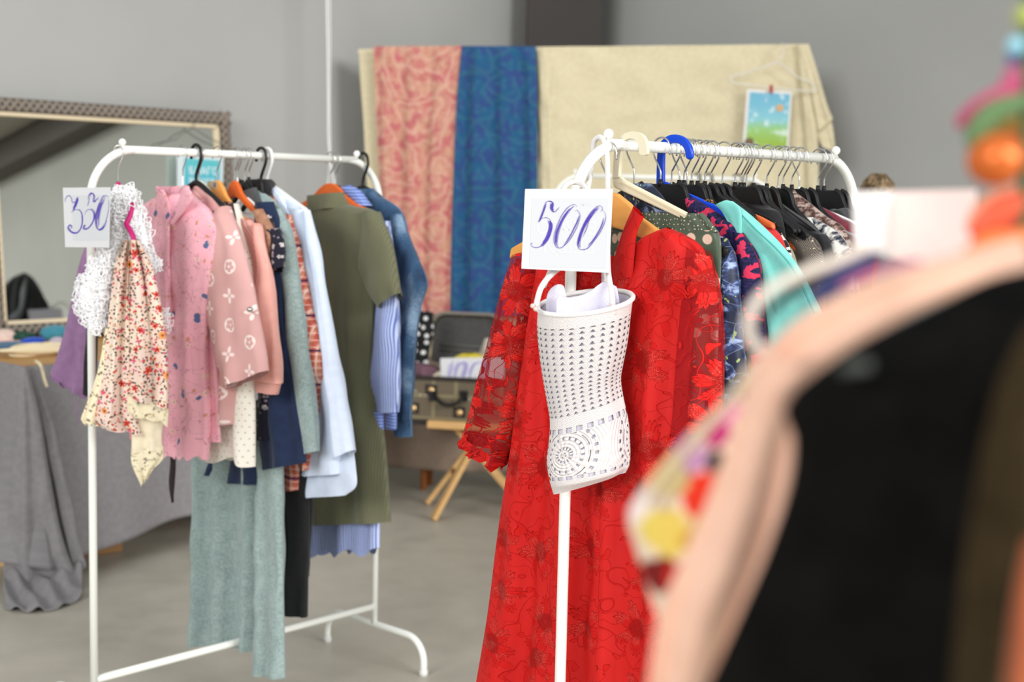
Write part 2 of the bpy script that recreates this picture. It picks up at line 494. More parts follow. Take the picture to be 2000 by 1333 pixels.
def snake():
    if 'snake' in _mc: return _mc['snake']
    g = Graph('snake'); d, c, p = g.voro(g.vec(g.u, g.v * 1.0), 130, .6)[:3]
    n = g.noise(g.uv, 62, 3.0, .7)
    col = g.ramp(n, [(.34, (40, 26, 24)), (.46, (120, 88, 78)), (.54, (206, 182, 172)), (.7, (226, 210, 202))])
    col = g.mix(g.step(d, .004, .006) * .35, col, (60, 44, 40))
    _mc['snake'] = g.out(col, .7, bump=n, bs=.2); return _mc['snake']
def tweed():
    if 'tweed' in _mc: return _mc['tweed']
    g = Graph('tweed')
    ck = g.step(g.sin(g.u * 2000) * g.sin(g.v * 1600), -.3, .3)
    col = g.mix(ck, (62, 54, 50), (132, 122, 112)); sp = g.step(g.noise(g.uv, 200, 1.0), .68, .72)
    _mc['tweed'] = g.out(g.mix(sp, col, (232, 220, 180)), .8, bump=ck, bs=.4); return _mc['tweed']
def navy_lace():
    if 'navy_lace' in _mc: return _mc['navy_lace']
    g = Graph('navy_lace'); n = g.noise(g.warp(g.uv, 40, .02), 46, 2.0, .6)
    mk = g.step(n, .54, .56)
    fine = g.step(g.noise(g.uv, 260, 1.0), .45, .55)
    col = g.mix(mk, g.mix(fine, (22, 20, 52), (40, 34, 84)), (206, 48, 84))
    _mc['navy_lace'] = g.out(col, .8, bump=(1 - mk) + fine * .3, bs=.5); return _mc['navy_lace']
def iris_print(name, bg=(20, 30, 62), mid=(58, 80, 140), hi=(170, 190, 232), leaf=(178, 194, 116), sc_=30):
    if name in _mc: return _mc[name]
    g = Graph(name); v = g.warp(g.uv, 18, .03)
    d = g.voro(v, sc_, .9, 'DISTANCE_TO_EDGE')[0]
    n = g.noise(v, 52, 3.0, .6)
    r, th, r1, r2, r3 = g.cell(v, sc_, .9)
    fl = (r2 < .8)
    col = g.mix(g.step(n, .4, .62) * fl, bg, mid)
    col = g.mix(g.step(n, .52, .64) * fl * .95, col, hi)
    d = d * (1.0 / sc_) if False else d
    col = g.mix((1 - g.step(d, .006, .018)) * .4, col, hi)
    ln = g.noise(g.vec(g.u * 1.6 + 2.0, g.v * .8), 60, 2.0); col = g.mix(g.step(ln, .65, .68) * .85, col, leaf)
    _mc[name] = g.out(col, .5, bump=n, bs=.2, spec=.4); return _mc[name]
def paisley(name, base, tone, hi, sc_=7):
    if name in _mc: return _mc[name]
    g = Graph(name); v = g.warp(g.uv, 5, .12)
    r, th, r1, r2, r3 = g.cell(v, sc_, .8)
    rings = g.sin(r * 120 + g.sin(th * 3.0) * 1.4)
    n = g.noise(g.uv, 16, 4.0, .65)
    col = g.mix(g.step(n, .40, .62), base, tone)
    col = g.mix(g.step(rings, .2, .8) * .65, col, hi)
    n2 = g.noise(v, 60, 3.0, .6); col = g.mix(g.step(n2, .55, .65) * .45, col, tone)
    _mc[name] = g.out(col, .75, bump=g.noise(g.uv, 9, 3.0), bs=.3, bd=.01, sheen=.2); return _mc[name]
def crochet():
    """u runs round the bag (0..2), v down it (0..1)"""
    if 'crochet' in _mc: return _mc['crochet']
    g = Graph('crochet'); u, v = g.u, g.v
    cols = u * 14.0; rows = (v - .085) * (17 / .45)
    a, b = g.fract(cols) - .5, g.fract(rows)
    hole = (g.abs(a) < (b - .27) * .55) * (b > .34) * (b < .84)
    inb = (v > .10) * (v < .535)
    vee = g.sin((g.abs(a) * 3.0 + b) * 12.0)
    # flower squares in the lower band
    q = g.fract(u * 1.35 + .12) - .5; w_ = (v - .745) * 2.45
    asp = g.m('SQRT', q * q * .62 + w_ * w_ * .52); th = g.m('ARCTAN2', w_, q)
    def ring(r0, r1, k, duty): return (asp > r0) * (asp < r1) * (g.sin(th * k) > duty)
    holes2 = g.max(g.max(ring(.055, .085, 14.0, .1), ring(.015, .03, 4.0, .6)), g.max(ring(.155, .185, 18.0, .45), ring(.225, .235, 8.0, -.6)))
    holes2 = g.max(holes2, ring(.265, .30, 22.0, .35))
    inb2 = (v > .625) * (v < .865)
    edge = g.max((v > .595) * (v < .622), (v > .868) * (v < .89)) * (g.abs(g.fract(u * 11.0) - .5) < .3)
    allh = g.max(g.max(hole * inb, holes2 * inb2), edge)
    rib_ = g.sin(v * 620.0) * g.sin(u * 240.0)
    relief = g.sin(asp * 190.0) * inb2 + vee * inb * .8 + rib_ * (1 - g.max(inb, inb2)) * .6 + g.sin(th * 18.0) * .5 * inb2
    fuzz = g.noise(g.vec(u * .3, v), 160, 2.0)
    _mc['crochet'] = g.out(g.mix(g.step(fuzz, .35, .65), (248, 241, 239), (238, 230, 229)), .9, bump=relief + fuzz * .8 - allh * 2.0, bs=.6, bd=.0025, alpha=1 - allh)
    return _mc['crochet']
WHITE_METAL = plain('white_powder_coat', (246, 247, 240), .32, spec=.5)
CHROME = plain('hook_steel', (208, 206, 202), .22, metal=1.0)
BLACKP = plain('black_plastic', (26, 26, 27), .42)
WHITEP = plain('white_plastic', (240, 240, 238), .35)
IVORYP = plain('ivory_plastic', (238, 230, 202), .35)
BLUEP = plain('blue_plastic', (18, 74, 214), .3)
MAGENTAP = plain('magenta_plastic', (196, 22, 112), .4)
ORANGEP = plain('orange_plastic', (226, 106, 42), .45)
def wood(name, c1, c2, sc_=18, rough=.5):
    if name in _mc: return _mc[name]
    g = Graph(name); x, y, z = g.sep(g.obj)
    n = g.noise(g.vec(x * 1.0, y * 1.0, z * 6.0), sc_, 3.0)
    _mc[name] = g.out(g.mix(n, c1, c2), rough, bump=n, bs=.08); return _mc[name]
WOODH = wood('hanger_wood', (238, 172, 92), (226, 154, 76))
PINE = wood('pale_wood', (226, 186, 128), (198, 150, 92))
OAK = wood('orange_wood', (190, 120, 66), (168, 100, 52))
PAPER = plain('white_paper', (214, 214, 217), .85, spec=.1)
GHOST = plain('show_through_print', (204, 206, 210), .85)
GHOST2 = plain('show_through_letters', (212, 213, 216), .85)
INK = plain('violet_ink', (84, 62, 176), .6)
# ---------------------------------------------------------------- the room
WA = 0.803                                   # direction of the left wall; the right wall stands square to it
PW = A(-2.28, 5.67, 0); CORNER = A(0.30, 8.34, 0)
UL = A(math.cos(WA), math.sin(WA), 0); NL = A(math.sin(WA), -math.cos(WA), 0)
UR = NL; NR = -UL
def wall_mat():
    g = Graph('wall_paint')
    n = g.noise(g.obj, 1.2, 3.0); f = g.noise(g.obj, 90, 2.0)
    return g.out(g.mix(g.step(n, .3, .7), (172, 172, 169), (166, 166, 163)), .9, bump=f, bs=.05)
def floor_mat():
    g = Graph('polished_concrete')
    n = g.noise(g.obj, 1.1, 5.0, .6); n2 = g.noise(g.obj, 7, 4.0, .6); sp = g.noise(g.obj, 70, 2.0)
    col = g.ramp(n * .6 + n2 * .4, [(.3, (166, 161, 147)), (.5, (184, 178, 164)), (.7, (196, 190, 176))])
    col = g.mix(g.step(sp, .68, .74) * .35, col, (156, 150, 138))
    cr = g.noise(g.obj, .9, 3.0, .7); col = g.mix((g.abs(cr - .52) < .0005), col, (176, 170, 156))
    return g.out(col, g.m('ADD', n2 * .25, .30), bump=n2, bs=.05, spec=.35)
WALLM = wall_mat()
def struct(name, mb, m):
    o = mb.build(name, m, smooth=False); o['kind'] = 'structure'; return o
m_ = MB(); m_.box((0.5, 2.5, -.05), 22, 20, .1); struct('floor', m_, floor_mat())
H = 5.2
m_ = MB(); c = CORNER - UL * 5.2 - NL * .075; m_.box(c + A(0, 0, H / 2), 10.6, .15, H, WA); struct('wall_left', m_, WALLM)
m_ = MB(); c = CORNER + UR * 4.6 + UL * .075; m_.box(c + A(0, 0, H / 2), 9.5, .15, H, WA - PI / 2); struct('wall_right', m_, WALLM)
# dark pillar in the corner
pl_ = Plane(CORNER + UR * .0 + NR * .32 + NL * .25, .02)
a, b = pl_.uz(1029, 60), pl_.uz(1173, 60)
wd = b[0] - a[0]
m_ = MB(); m_.box(pl_.P + pl_.U * (a[0] + b[0]) / 2 - pl_.N * .1 + A(0, 0, H / 2), wd, wd * .9, H, .02)
struct('trim_1', m_, plain('dark_pillar_paint', (66, 61, 58), .7))

# ---------------------------------------------------------------- the big mirror on the table and what it reflects
MP = Plane(PW + NL * .15, WA, math.radians(6))
MP.P = MP.P + A(0, 0, .79)
def mirrored(x, y, plane=None, s=None):
    h = MP.hit(x, y); r = ray(x, y); r = r / np.linalg.norm(r); r = r - 2 * np.dot(r, MP.N) * MP.N
    if plane is not None:
        P, N = plane; s = np.dot(P - h, N) / np.dot(r, N)
    return h + r * s
B0 = mirrored(0, 318, (CORNER + NR * .12, NR)); B1 = mirrored(168, 232, (CORNER + NR * .12, NR))
bd_ = (B1 - B0) / np.linalg.norm(B1 - B0)
m_ = MB(); m_.bar(B0 - bd_ * 3, B1 + bd_ * 2.2, .22, .26, upv=NR); struct('trim_2', m_, plain('roof_beam_paint', (84, 80, 76), .8))
cm = MB(); up = np.cross(bd_, NR); up = up if up[2] > 0 else -up
q0 = B0 - bd_ * 5 + up * .14 - NR * .3; q1 = B1 + bd_ * 2.6 + up * .14 - NR * .3
cm.add([q0, q1, q1 + NR * 1.0, q0 + NR * 1.0, q0 + up * .1, q1 + up * .1, q1 + NR * 1.0 + up * .1, q0 + NR * 1.0 + up * .1],
       [(0, 1, 2, 3), (4, 5, 6, 7), (0, 1, 5, 4), (1, 2, 6, 5), (2, 3, 7, 6), (3, 0, 4, 7)])
struct('ceiling', cm, plain('ceiling_paint', (150, 146, 140), .9))

mir = thing('mirror', 'large leaning mirror in a braided grey frame on the cloth-covered table', 'mirror', MP.at(0.4, 0, .01))
tr = MP.uz(441, 222); tl = MP.uz(-52, 186); bt = MP.uz(90, 694)
u0, u1, z1, z0 = tl[0], tr[0], tr[1], 0.0
fwid = .056
def frame_mat():
    g = Graph('braided_frame'); x, y, z = g.sep(g.obj)
    s_ = (x * float(UL[0]) + y * float(UL[1]))
    a1 = g.sin((s_ + z) * 130); b1 = g.sin((s_ - z) * 130)
    k = g.max(a1, b1 * .9); e = g.step(g.abs(a1 - b1), .05, .5)
    return g.out(g.mix(g.step(k, .1, .8) * .7 + e * .3, (92, 84, 76), (184, 174, 160)), .7, bump=k * e, bs=.8, bd=.01)
FM = frame_mat()
def mbar(u_a, z_a, u_b, z_b, w_, d, n):
    p, q = MP.at(u_a, z_a, n), MP.at(u_b, z_b, n); m = MB(); m.bar(p, q, d, w_, upv=MP.Z if abs(z_a - z_b) < 1e-6 else MP.U); return m
h = fwid / 2
# braid relief: real little crossing strands along each side
def braid(mb, u_a, z_a, u_b, z_b):
    L_ = math.hypot(u_b - u_a, z_b - z_a); n = int(L_ / .034); d = A(u_b - u_a, z_b - z_a) / L_; e = A(-d[1], d[0])
    for i in range(n):
        c_ = A(u_a, z_a) + d * (i + .5) * L_ / n
        for sg in (1, -1):
            P = []
            for k in np.linspace(-1, 1, 5):
                q = c_ + d * k * .022 * sg + e * k * .024
                P.append(MP.at(q[0], q[1], .026 + .006 * (1 - abs(k)) + (.002 if sg > 0 else 0)))
            mb.tube(P, .0072, 6)
GREYB = plain('braid_grey', (138, 128, 117), .8)
for (ua, za, ub, zb) in ((u0, z1 - h, u1, z1 - h), (u1 - h, z0, u1 - h, z1), (u0, z0 + h, u1, z0 + h), (u0 + h, z0, u0 + h, z1)):
    m = mbar(ua, za, ub, zb, fwid, .025, .0125)
    fo = m.build('frame_side', plain('frame_base', (96, 88, 80), .8), mir, smooth=False)
    bm_ = MB(); braid(bm_, ua, za, ub, zb); bm_.build('braid', GREYB, fo)
ins = .016
for (ua, za, ub, zb) in ((u0 + fwid, z1 - fwid - ins / 2, u1 - fwid, z1 - fwid - ins / 2), (u1 - fwid - ins / 2, z0 + fwid, u1 - fwid - ins / 2, z1 - fwid),
                         (u0 + fwid, z0 + fwid + ins / 2, u1 - fwid, z0 + fwid + ins / 2), (u0 + fwid + ins / 2, z0 + fwid, u0 + fwid + ins / 2, z1 - fwid)):
    mbar(ua, za, ub, zb, ins, .018, .012).build('inner_trim', plain('frame_cream', (222, 206, 176), .6), mir, smooth=False)
g = Graph('mirror_glass'); GL = g.out((246, 249, 242), .015, metal=1.0)
m = MB(); P = [MP.at(u, z, .008) for u, z in ((u0 + .03, z0 + .03), (u1 - .03, z0 + .03), (u1 - .03, z1 - .03), (u0 + .03, z1 - .03))]
Q = [p - MP.N * .004 for p in P]
m.add(P + Q, [(0, 1, 2, 3), (7, 6, 5, 4), (0, 4, 5, 1), (1, 5, 6, 2), (2, 6, 7, 3), (3, 7, 4, 0)]); m.build('glass', GL, mir, smooth=False)
# wire hanger hooked over the mirror frame with the turquoise poster under it
mq = MP.shift(.045)
wh = thing('wire_hanger', 'thin grey wire hanger hooked on the mirror frame above the turquoise poster', 'clothes hanger', mq.hit(383, 250))
m = MB(); m.tube(crs([MP.shift(-.012).hit(390, 226), mq.hit(390, 219), mq.hit(385, 232), mq.hit(377, 250)], 20), .0022, 6)
m.build('hook', plain('dull_wire', (120, 122, 118), .4, metal=.6), wh)
m = MB(); m.tube(crs([mq.hit(*p) for p in ((377, 250), (352, 264), (345, 272), (335, 274), (312, 282), (322, 292), (380, 298), (436, 292), (432, 280), (412, 272), (377, 250))], 60), .0022, 6)
m.build('shoulder_wire', plain('dull_wire', (120, 122, 118), .4, metal=.6), wh)
ps = thing('poster', 'turquoise poster with white lettering in a clear sleeve, hanging before the mirror frame', 'poster', mq.hit(393, 360))
plate('sleeve', plain('sleeve_film', (208, 220, 224), .25), [(346, 300), (437, 306), (433, 430), (346, 424)], mq, .002, ps, off=.004)
gp = Graph('teal_print'); x, y, z = gp.sep(gp.obj); TEAL = gp.out(gp.mix(gp.step(z, -.1, .16), (70, 168, 196), (96, 190, 196)), .5)
plate('print', TEAL, [(360, 309), (430, 314), (427, 424), (360, 419)], mq, .0015, ps, off=.0065)
qq = mq.shift(.0075); a = qq.uz(369, 340)
text_mesh('lettering', 'БЛАГО', .045, qq, a[0], a[1], plain('white_print', (246, 248, 248), .6), ps)
a = qq.uz(369, 362); text_mesh('lettering', 'ВЕЩИ', .045, qq, a[0], a[1], plain('white_print', (246, 248, 248), .6), ps)

# ---- what stands further along the wall and shows only in the mirror
def mplane(x, y, s): return mirrored(x, y, s=s)
S_ = 5.0
c0 = mplane(50, 600, S_)
vdir = c0 - MP.hit(50, 600); ang_ = math.atan2(vdir[1], vdir[0]) - PI / 2
rp = Plane(c0, ang_)
def mp2(x, y, d=0):
    h_ = MP.hit(x, y); r = ray(x, y); r = r / np.linalg.norm(r); r = r - 2 * np.dot(r, MP.N) * MP.N
    q = rp.shift(d); return h_ + r * (np.dot(q.P - h_, q.N) / np.dot(r, q.N))
def rel(P): return (float(np.dot(P - rp.P, rp.U)), float(np.dot(P - rp.P, rp.Z)))
def mcloth(name, mat, L, R, parent, thick, amp, n, seed, d=0):
    """same as cloth() but measured in the mirror"""
    q = rp.shift(d)
    class V(Plane):
        pass
    pv = V.__new__(V); pv.U, pv.N, pv.Z, pv.P = q.U, q.N, q.Z, q.P
    pv.uz = lambda x, y: A(np.dot(mp2(x, y, d) - q.P, q.U), np.dot(mp2(x, y, d) - q.P, q.Z))
    pv.shift = lambda dd: pv
    return cloth(name, mat, L, R, pv, parent, thick=thick, amp=amp, n=n, seed=seed)
BLKV = fabric('black_velvet', (20, 20, 23), (30, 30, 34), .7)
jk = thing('jacket', 'shiny black jacket seen in the lower left of the mirror', 'jacket', mp2(45, 680))
mcloth('body', BLKV, [(40, 534), (18, 546), (2, 570), (-6, 640), (-8, 800), (-8, 980)], [(50, 534), (66, 548), (84, 580), (96, 620), (104, 800), (106, 980)], jk, .07, .02, 3, 5)
mcloth('lapel', plain('grey_satin', (96, 98, 104), .35), [(46, 545), (38, 570), (34, 600), (12, 622)], [(52, 545), (50, 580), (44, 612), (34, 628)], jk, .02, .004, 1, 6, d=.07)
sg_ = thing('price_sign', 'backlit grey price sign beside the black jacket in the mirror', 'sign', mp2(92, 640, .1))
qv = rp.shift(.12)
P = [mp2(x, y, .12) for x, y in ((52, 606), (118, 602), (126, 648), (60, 652))]; Q = [p + qv.N * .002 for p in P]
MB().add(P + Q, [(0, 1, 2, 3), (7, 6, 5, 4), (0, 4, 5, 1), (1, 5, 6, 2), (2, 6, 7, 3), (3, 7, 4, 0)]).build('paper', plain('backlit_grey_paper', (168, 166, 178), .8), sg_, smooth=False)  # paper greyed as if backlit, the shade is put into its colour
rk = thing('clothes_rack', 'white tube rack end holding the black jacket, seen in the mirror', 'clothes rack', mp2(128, 1100, -.05) * A(1, 1, 0))
P = [mp2(x, y, -.05) for x, y in ((20, 612), (98, 600), (112, 592), (126, 594), (134, 606), (138, 640))]
e = P[-1].copy(); P += [A(e[0], e[1], .8), A(e[0], e[1], .02)]
m = MB(); m.tube(crs(P, 60), .0125, 10); m.build('frame', WHITE_METAL, rk)
m = MB(); m.bar(A(e[0] - .25, e[1], .012), A(e[0] + .25, e[1], .012), .025, .024); m.build('foot', WHITE_METAL, rk, smooth=False)

# ---------------------------------------------------------------- long table with the grey cloth
TZ = .776
TC = at_z(46, 713, TZ)
td = np.dot(TC - PW, NL) - .02
tb = thing('table', 'long wooden table against the left wall under a grey cloth', 'table', TC * A(1, 1, 0))
TL = 1.55
m = MB(); m.box(TC + UL * TL / 2 - NL * td / 2 + A(0, 0, -.012), TL, td, .024, WA)
bevel(m.build('table_top', wood('table_plank', (196, 150, 88), (176, 128, 70), 8), tb, smooth=False), .004)
for a_, b_ in ((.1, .08), (.1, td - .08), (TL - .1, .08), (TL - .1, td - .08)):
    m = MB(); m.box(TC + UL * a_ - NL * b_ + A(0, 0, -TZ + .376), .05, .05, .75, WA); m.build('leg', PINE, tb, smooth=False)
GCL = fabric('grey_table_cloth', (142, 138, 140), (132, 129, 131), .9, 700, .3, .1, 3)
def skirt():
    mb = MB()
    us = np.concatenate([np.linspace(-td + .05, 0, 30), np.linspace(.012, TL, 130)]); ts = np.linspace(0, 1, 44)
    V = []; U = []
    for u in us:
        for t in ts:
            front = u >= 0
            zb = .075 + .035 * u + .02 * math.sin(2.2 * u) if front else .10
            bow = t * (.018 + .03 * math.sin(5.3 * u + .6) * math.exp(-.1 * u) + .012 * math.sin(15 * u + 2)) + .006
            cz = math.exp(-abs(u) * 5.5); bow += cz * t ** 1.3 * .13
            z = TZ - .004 - (TZ - .004 - zb) * t
            z -= .012 * t * math.sin(7 * u)
            if front: p = TC + UL * u + NL * bow
            else: p = TC + NL * u - UL * bow
            if abs(u) < .05: p = p + (NL - UL) * .012 * t
            p = p * A(1, 1, 0) + A(0, 0, z); V.append(p); U.append((u, z))
    n = len(ts); f = [(i * n + k, i * n + k + 1, (i + 1) * n + k + 1, (i + 1) * n + k) for i in range(len(us) - 1) for k in range(n - 1)]
    mb.add(V, f, U); return mb
tcl = thing('tablecloth', 'plain grey cloth draped down the front of the long wooden table', 'tablecloth', TC * A(1, 1, 0) + NL * .05)
o = skirt().build('front_drop', GCL, tcl); md = o.modifiers.new('solid', 'SOLIDIFY'); md.thickness = .003
cp_ = Plane(TC + NL * .10 - UL * .02, .12)
cloth('corner_drop', GCL, [(40, 716), (33, 800), (22, 930), (12, 1050), (6, 1120), (14, 1150), (30, 1165)], [(52, 716), (76, 800), (98, 930), (120, 1040), (143, 1110), (157, 1150), (160, 1166)], cp_, tcl, thick=.035, amp=.022, n=1.7, seed=3, tp=.9)
cloth('corner_drop', GCL, [(56, 716), (80, 820), (105, 950), (128, 1060), (145, 1130)], [(66, 716), (102, 820), (133, 950), (155, 1060), (169, 1106)], cp_, tcl, thick=.02, amp=.008, n=1, seed=4, off=-.05)
def puddle():
    c_ = at_z(85, 1180, 0); mb = MB(); V = []; U = []
    for i in range(40):
        for j in range(16):
            a = i / 39; b = j / 15
            p = at_z(8 + 152 * a, 1140 + 60 * b * (1 - .55 * (a - .35) ** 2 * 2), 0)
            h_ = .012 + .05 * (1 - b) ** 1.3 + .016 * math.sin(9 * a + 5 * b) * (1 - .5 * b) + .012 * math.sin(21 * a - 8 * b)
            V.append(p + A(0, 0, max(.006, h_))); U.append((a * .3, b * .2))
    for (i, j) in []: pass
    f = [(i * 16 + j, i * 16 + j + 1, (i + 1) * 16 + j + 1, (i + 1) * 16 + j) for i in range(39) for j in range(15)]
    return mb.add(V, f, U)
o = puddle().build('floor_fold', GCL, tcl); md = o.modifiers.new('solid', 'SOLIDIFY'); md.thickness = .004; md.offset = -1
# wooden blocks under the table
for k, (x0, x1, y0, zz) in enumerate(((150, 242, 1083, .11),)):
    p, q = at_z(x0, y0 + 6, 0), at_z(x1, y0 - 6, 0)
    m = MB(); m.bar((p + q) / 2 - (q - p) * 1.0 + A(0, 0, .055) - NL * .05, q + A(0, 0, .055) - NL * .05, .12, .108)
    tag(bevel_o := m.build('wooden_beam', wood('dull_beam_wood', (158, 116, 72), (140, 100, 60)), smooth=False), 'short orange-brown wooden beam on the floor under the grey tablecloth', 'wood beam'); bevel(bevel_o, .004)
p = at_z(3, 1118, 0)
m = MB(); m.box(p + A(0, .12, .05), .09, .09, .1, WA); tag(m.build('wooden_block', PINE, smooth=False), 'pale wooden block on the floor at the left edge of the tablecloth', 'wood block')

# things on the table
def on_table(x, y, z=TZ): return at_z(x, y, z + .002)
def coil(mb, c, rx, ry, n, r, ang, seed, h=.03):
    rng = random.Random(seed); P = []
    for i in range(n * 24):
        t = i / 24 * 2 * PI; k = i / (n * 24)
        a = rx * (1 - .35 * rng.random() * .2 - .25 * math.sin(k * 9)); b = ry * (1 - .2 * math.sin(k * 7 + 1))
        P.append(c + UL * (a * math.cos(t) * math.cos(ang) - b * math.sin(t) * math.sin(ang)) + NL * (a * math.cos(t) * math.sin(ang) + b * math.sin(t) * math.cos(ang)) + A(0, 0, r + h * k + .004 * math.sin(t * 2 + k * 5)))
    mb.tube(P, r, 6)
CORD = plain('cream_cord', (236, 220, 184), .9)
co_ = thing('cord_bundle', 'bundle of cream cotton cord on the table edge with one end hanging down', 'cord', on_table(75, 697))
m = MB(); c_ = on_table(72, 694); coil(m, c_, .12, .035, 9, .0055, .1, 2); coil(m, c_ + UL * .05, .09, .03, 6, .0055, -.1, 3); m.build('coil', CORD, co_)
m = MB(); e0 = on_table(70, 706, TZ + .012); pp = Plane(TC + UL * .17 + NL * .085, WA)
m.tube(crs([e0, pp.hit(78, 712), pp.hit(83, 725), pp.hit(87, 742), pp.hit(92, 756)], 24), .0055, 7); m.build('loose_end', CORD, co_)
def lump(name, mat, x, y, ru, rn, rz, label, cat, seed=0, ang=0, lumpy=.12):
    m = MB(); m.ball(on_table(x, y) + A(0, 0, rz * .95), 1, 20, 12, (1, 1, 1), lumpy)
    V = m.v[0] - (on_table(x, y) + A(0, 0, rz * .95)); V = UL * (V[:, 0:1] * ru) + NL * (V[:, 1:2] * rn) + A(0, 0, 1) * (V[:, 2:3] * rz); m.v[0] = V + on_table(x, y) + A(0, 0, rz * .95)
    return tag(m.build(name, mat), label, cat)
def ringo(name, mat, x, y, R_, r, label, cat, z=0, n=40, fl=1):
    m = MB(); c_ = on_table(x, y) + A(0, 0, r + z); m.tube([c_ + UL * R_ * math.cos(t) + NL * R_ * math.sin(t) for t in np.linspace(0, 2 * PI, n, endpoint=False)], r, 8, closed=True)
    return tag(m.build(name, mat), label, cat)
lump('folded_scarf', fabric('royal_blue_cloth', (30, 78, 190)), 66, 680, .055, .035, .022, 'crumpled royal blue cloth on the table behind the cream cord', 'cloth')
lump('folded_scarf', fabric('steel_blue_cloth', (92, 124, 150), (60, 90, 116)), 12, 685, .085, .05, .018, 'folded steel blue cloth at the left edge of the table', 'cloth')
lump('folded_scarf', fabric('teal_cloth', (66, 140, 160)), 108, 668, .06, .05, .035, 'teal folded scarf leaning at the foot of the mirror', 'cloth')
lump('folded_scarf', fabric('cream_knit', (232, 212, 190), (214, 180, 176)), 8, 674, .05, .05, .032, 'cream and pink knitted piece at the far left of the table', 'cloth')
ringo('bracelet', plain('dark_green_enamel', (16, 66, 50), .3), 36, 672, .055, .012, 'dark green bangle lying on the pale pink dish', 'bracelet', z=.022)
m = MB(); c_ = on_table(36, 675); m.tube([c_ + A(0, 0, z) for z in (0, .006, .014, .02)], [.05, .075, .085, .088], 28); tag(m.build('dish', plain('pale_pink_ceramic', (238, 208, 204), .4)), 'round pale pink dish on the table under the green bangle', 'dish')
bx = on_table(18, 659); m = MB(); m.box(bx + A(0, 0, .02), .16, .07, .04, WA); bevel(tag(m.build('jewelry_box', plain('dark_red_lacquer', (104, 26, 30), .4), smooth=False), 'dark red flat box lying against the mirror foot', 'box'), .006)
lump('trinket', plain('brass_trinket', (170, 130, 60), .4, metal=.6), 92, 680, .03, .03, .014, 'small brass trinket on the table between the blue cloth and lilac pouch', 'trinket')
lump('pouch', fabric('lilac_pouch', (196, 182, 196)), 112, 684, .03, .03, .026, 'small lilac pouch on the table near the purple scarf', 'pouch')

# thin white cable hanging from above
cb = thing('cable', 'thin double white cable hanging from above in front of the left wall', 'cable', at_y(645, 300, 6.7))
m = MB(); m.tube(crs([at_y(x, y, 6.7) for x, y in ((628, -1500), (634, -700), (638, -60), (640, 90), (641, 200), (642, 280), (652, 360), (660, 420))], 40), .0042, 6); m.build('strand', WHITEP, cb)
m = MB(); m.tube(crs([at_y(x, y, 6.72) for x, y in ((640, -1500), (642, -700), (644, -60), (645, 90), (644, 200), (645, 300), (640, 370), (642, 420))], 40), .0036, 6); m.build('strand', WHITEP, cb)
# ---------------------------------------------------------------- clothes racks and hangers
RR = .0100
class Rack:
    def __init__(s, x, y, a, L, z=1.50):
        s.o = A(x, y, 0); s.a = a; s.L = L; s.z = z
        s.d = A(math.cos(a), math.sin(a), 0); s.e = A(math.sin(a), -math.cos(a), 0)
    def p(s, t, z): return s.o + s.d * t + A(0, 0, z)
    def t_of(s, px, z=None):
        z = s.z if z is None else z
        lo, hi = -.4, 2.5
        for _ in range(40):
            m = (lo + hi) / 2; v = s.p(m, z) - CO
            x = 1000 + F * np.dot(v, CRT) / np.dot(v, FW)
            if x < px: lo = m
            else: hi = m
        return m
    def plane(s, t, yaw=0.0):
        return Plane(s.p(t, s.z), s.a - PI / 2 + yaw)
def rack(R, name, label, group=None):
    t = thing(name, label, 'clothes rack', R.o, group)
    r = .125
    def end(t0, sg):
        P = [R.p(t0, .106), R.p(t0, .6), R.p(t0, 1.0), R.p(t0, R.z - r)]
        for k in np.linspace(0, PI / 2, 14)[1:]:
            P.append(R.p(t0 + sg * (r - r * math.cos(k)), R.z - r + r * math.sin(k)))
        m = MB(); m.tube(P, RR, 14); return m
    for t0, sg in ((0, 1), (R.L, -1)):
        e = end(t0, sg).build('end_frame', WHITE_METAL, t)
        m = MB(); m.ball(R.p(t0 + sg * (r * .72), R.z + .0175), .0095, 12, 8); m.tube([R.p(t0 + sg * (r * .72), R.z - .005), R.p(t0 + sg * (r * .72), R.z + .012)], .004, 8); m.build('peg', WHITE_METAL, e)
        f = []
        D, hf, q = .218, .108, .07
        for k in np.linspace(0, PI / 2, 9): f.append((-D + q - q * math.cos(k), hf - q + q * math.sin(k)))
        f = [(-D, .012), (-D, .03)] + f
        f = f + [(-u, z) for u, z in f[::-1]]
        m = MB(); m.tube([R.o + R.d * t0 + R.e * u + A(0, 0, z) for u, z in f], RR, 12); ft = m.build('foot', WHITE_METAL, t)
        for sgn in (-1, 1):
            m = MB(); c_ = R.o + R.d * t0 + R.e * sgn * D; m.tube([c_ + A(0, 0, .0), c_ + A(0, 0, .018)], .0125, 12); m.build('rubber_cap', plain('white_rubber', (226, 226, 222), .6), ft)
    m = MB(); m.tube([R.p(r * .75, R.z), R.p(R.L - r * .75, R.z)], RR * 1.02, 14); m.build('top_bar', WHITE_METAL, t)
    m = MB(); m.tube([R.p(0.006, .162), R.p(R.L - .006, .162)], RR, 14); m.build('bottom_bar', WHITE_METAL, t)
    return t
R1 = Rack(-1.0402, 3.4994, .829, .95); R2 = Rack(.0994, 2.4667, .8042, .934)
rack(R1, 'clothes_rack', 'white tube clothes rack on the left carrying the 350 sign')
rack(R2, 'clothes_rack', 'white tube clothes rack in the centre carrying the 500 sign')

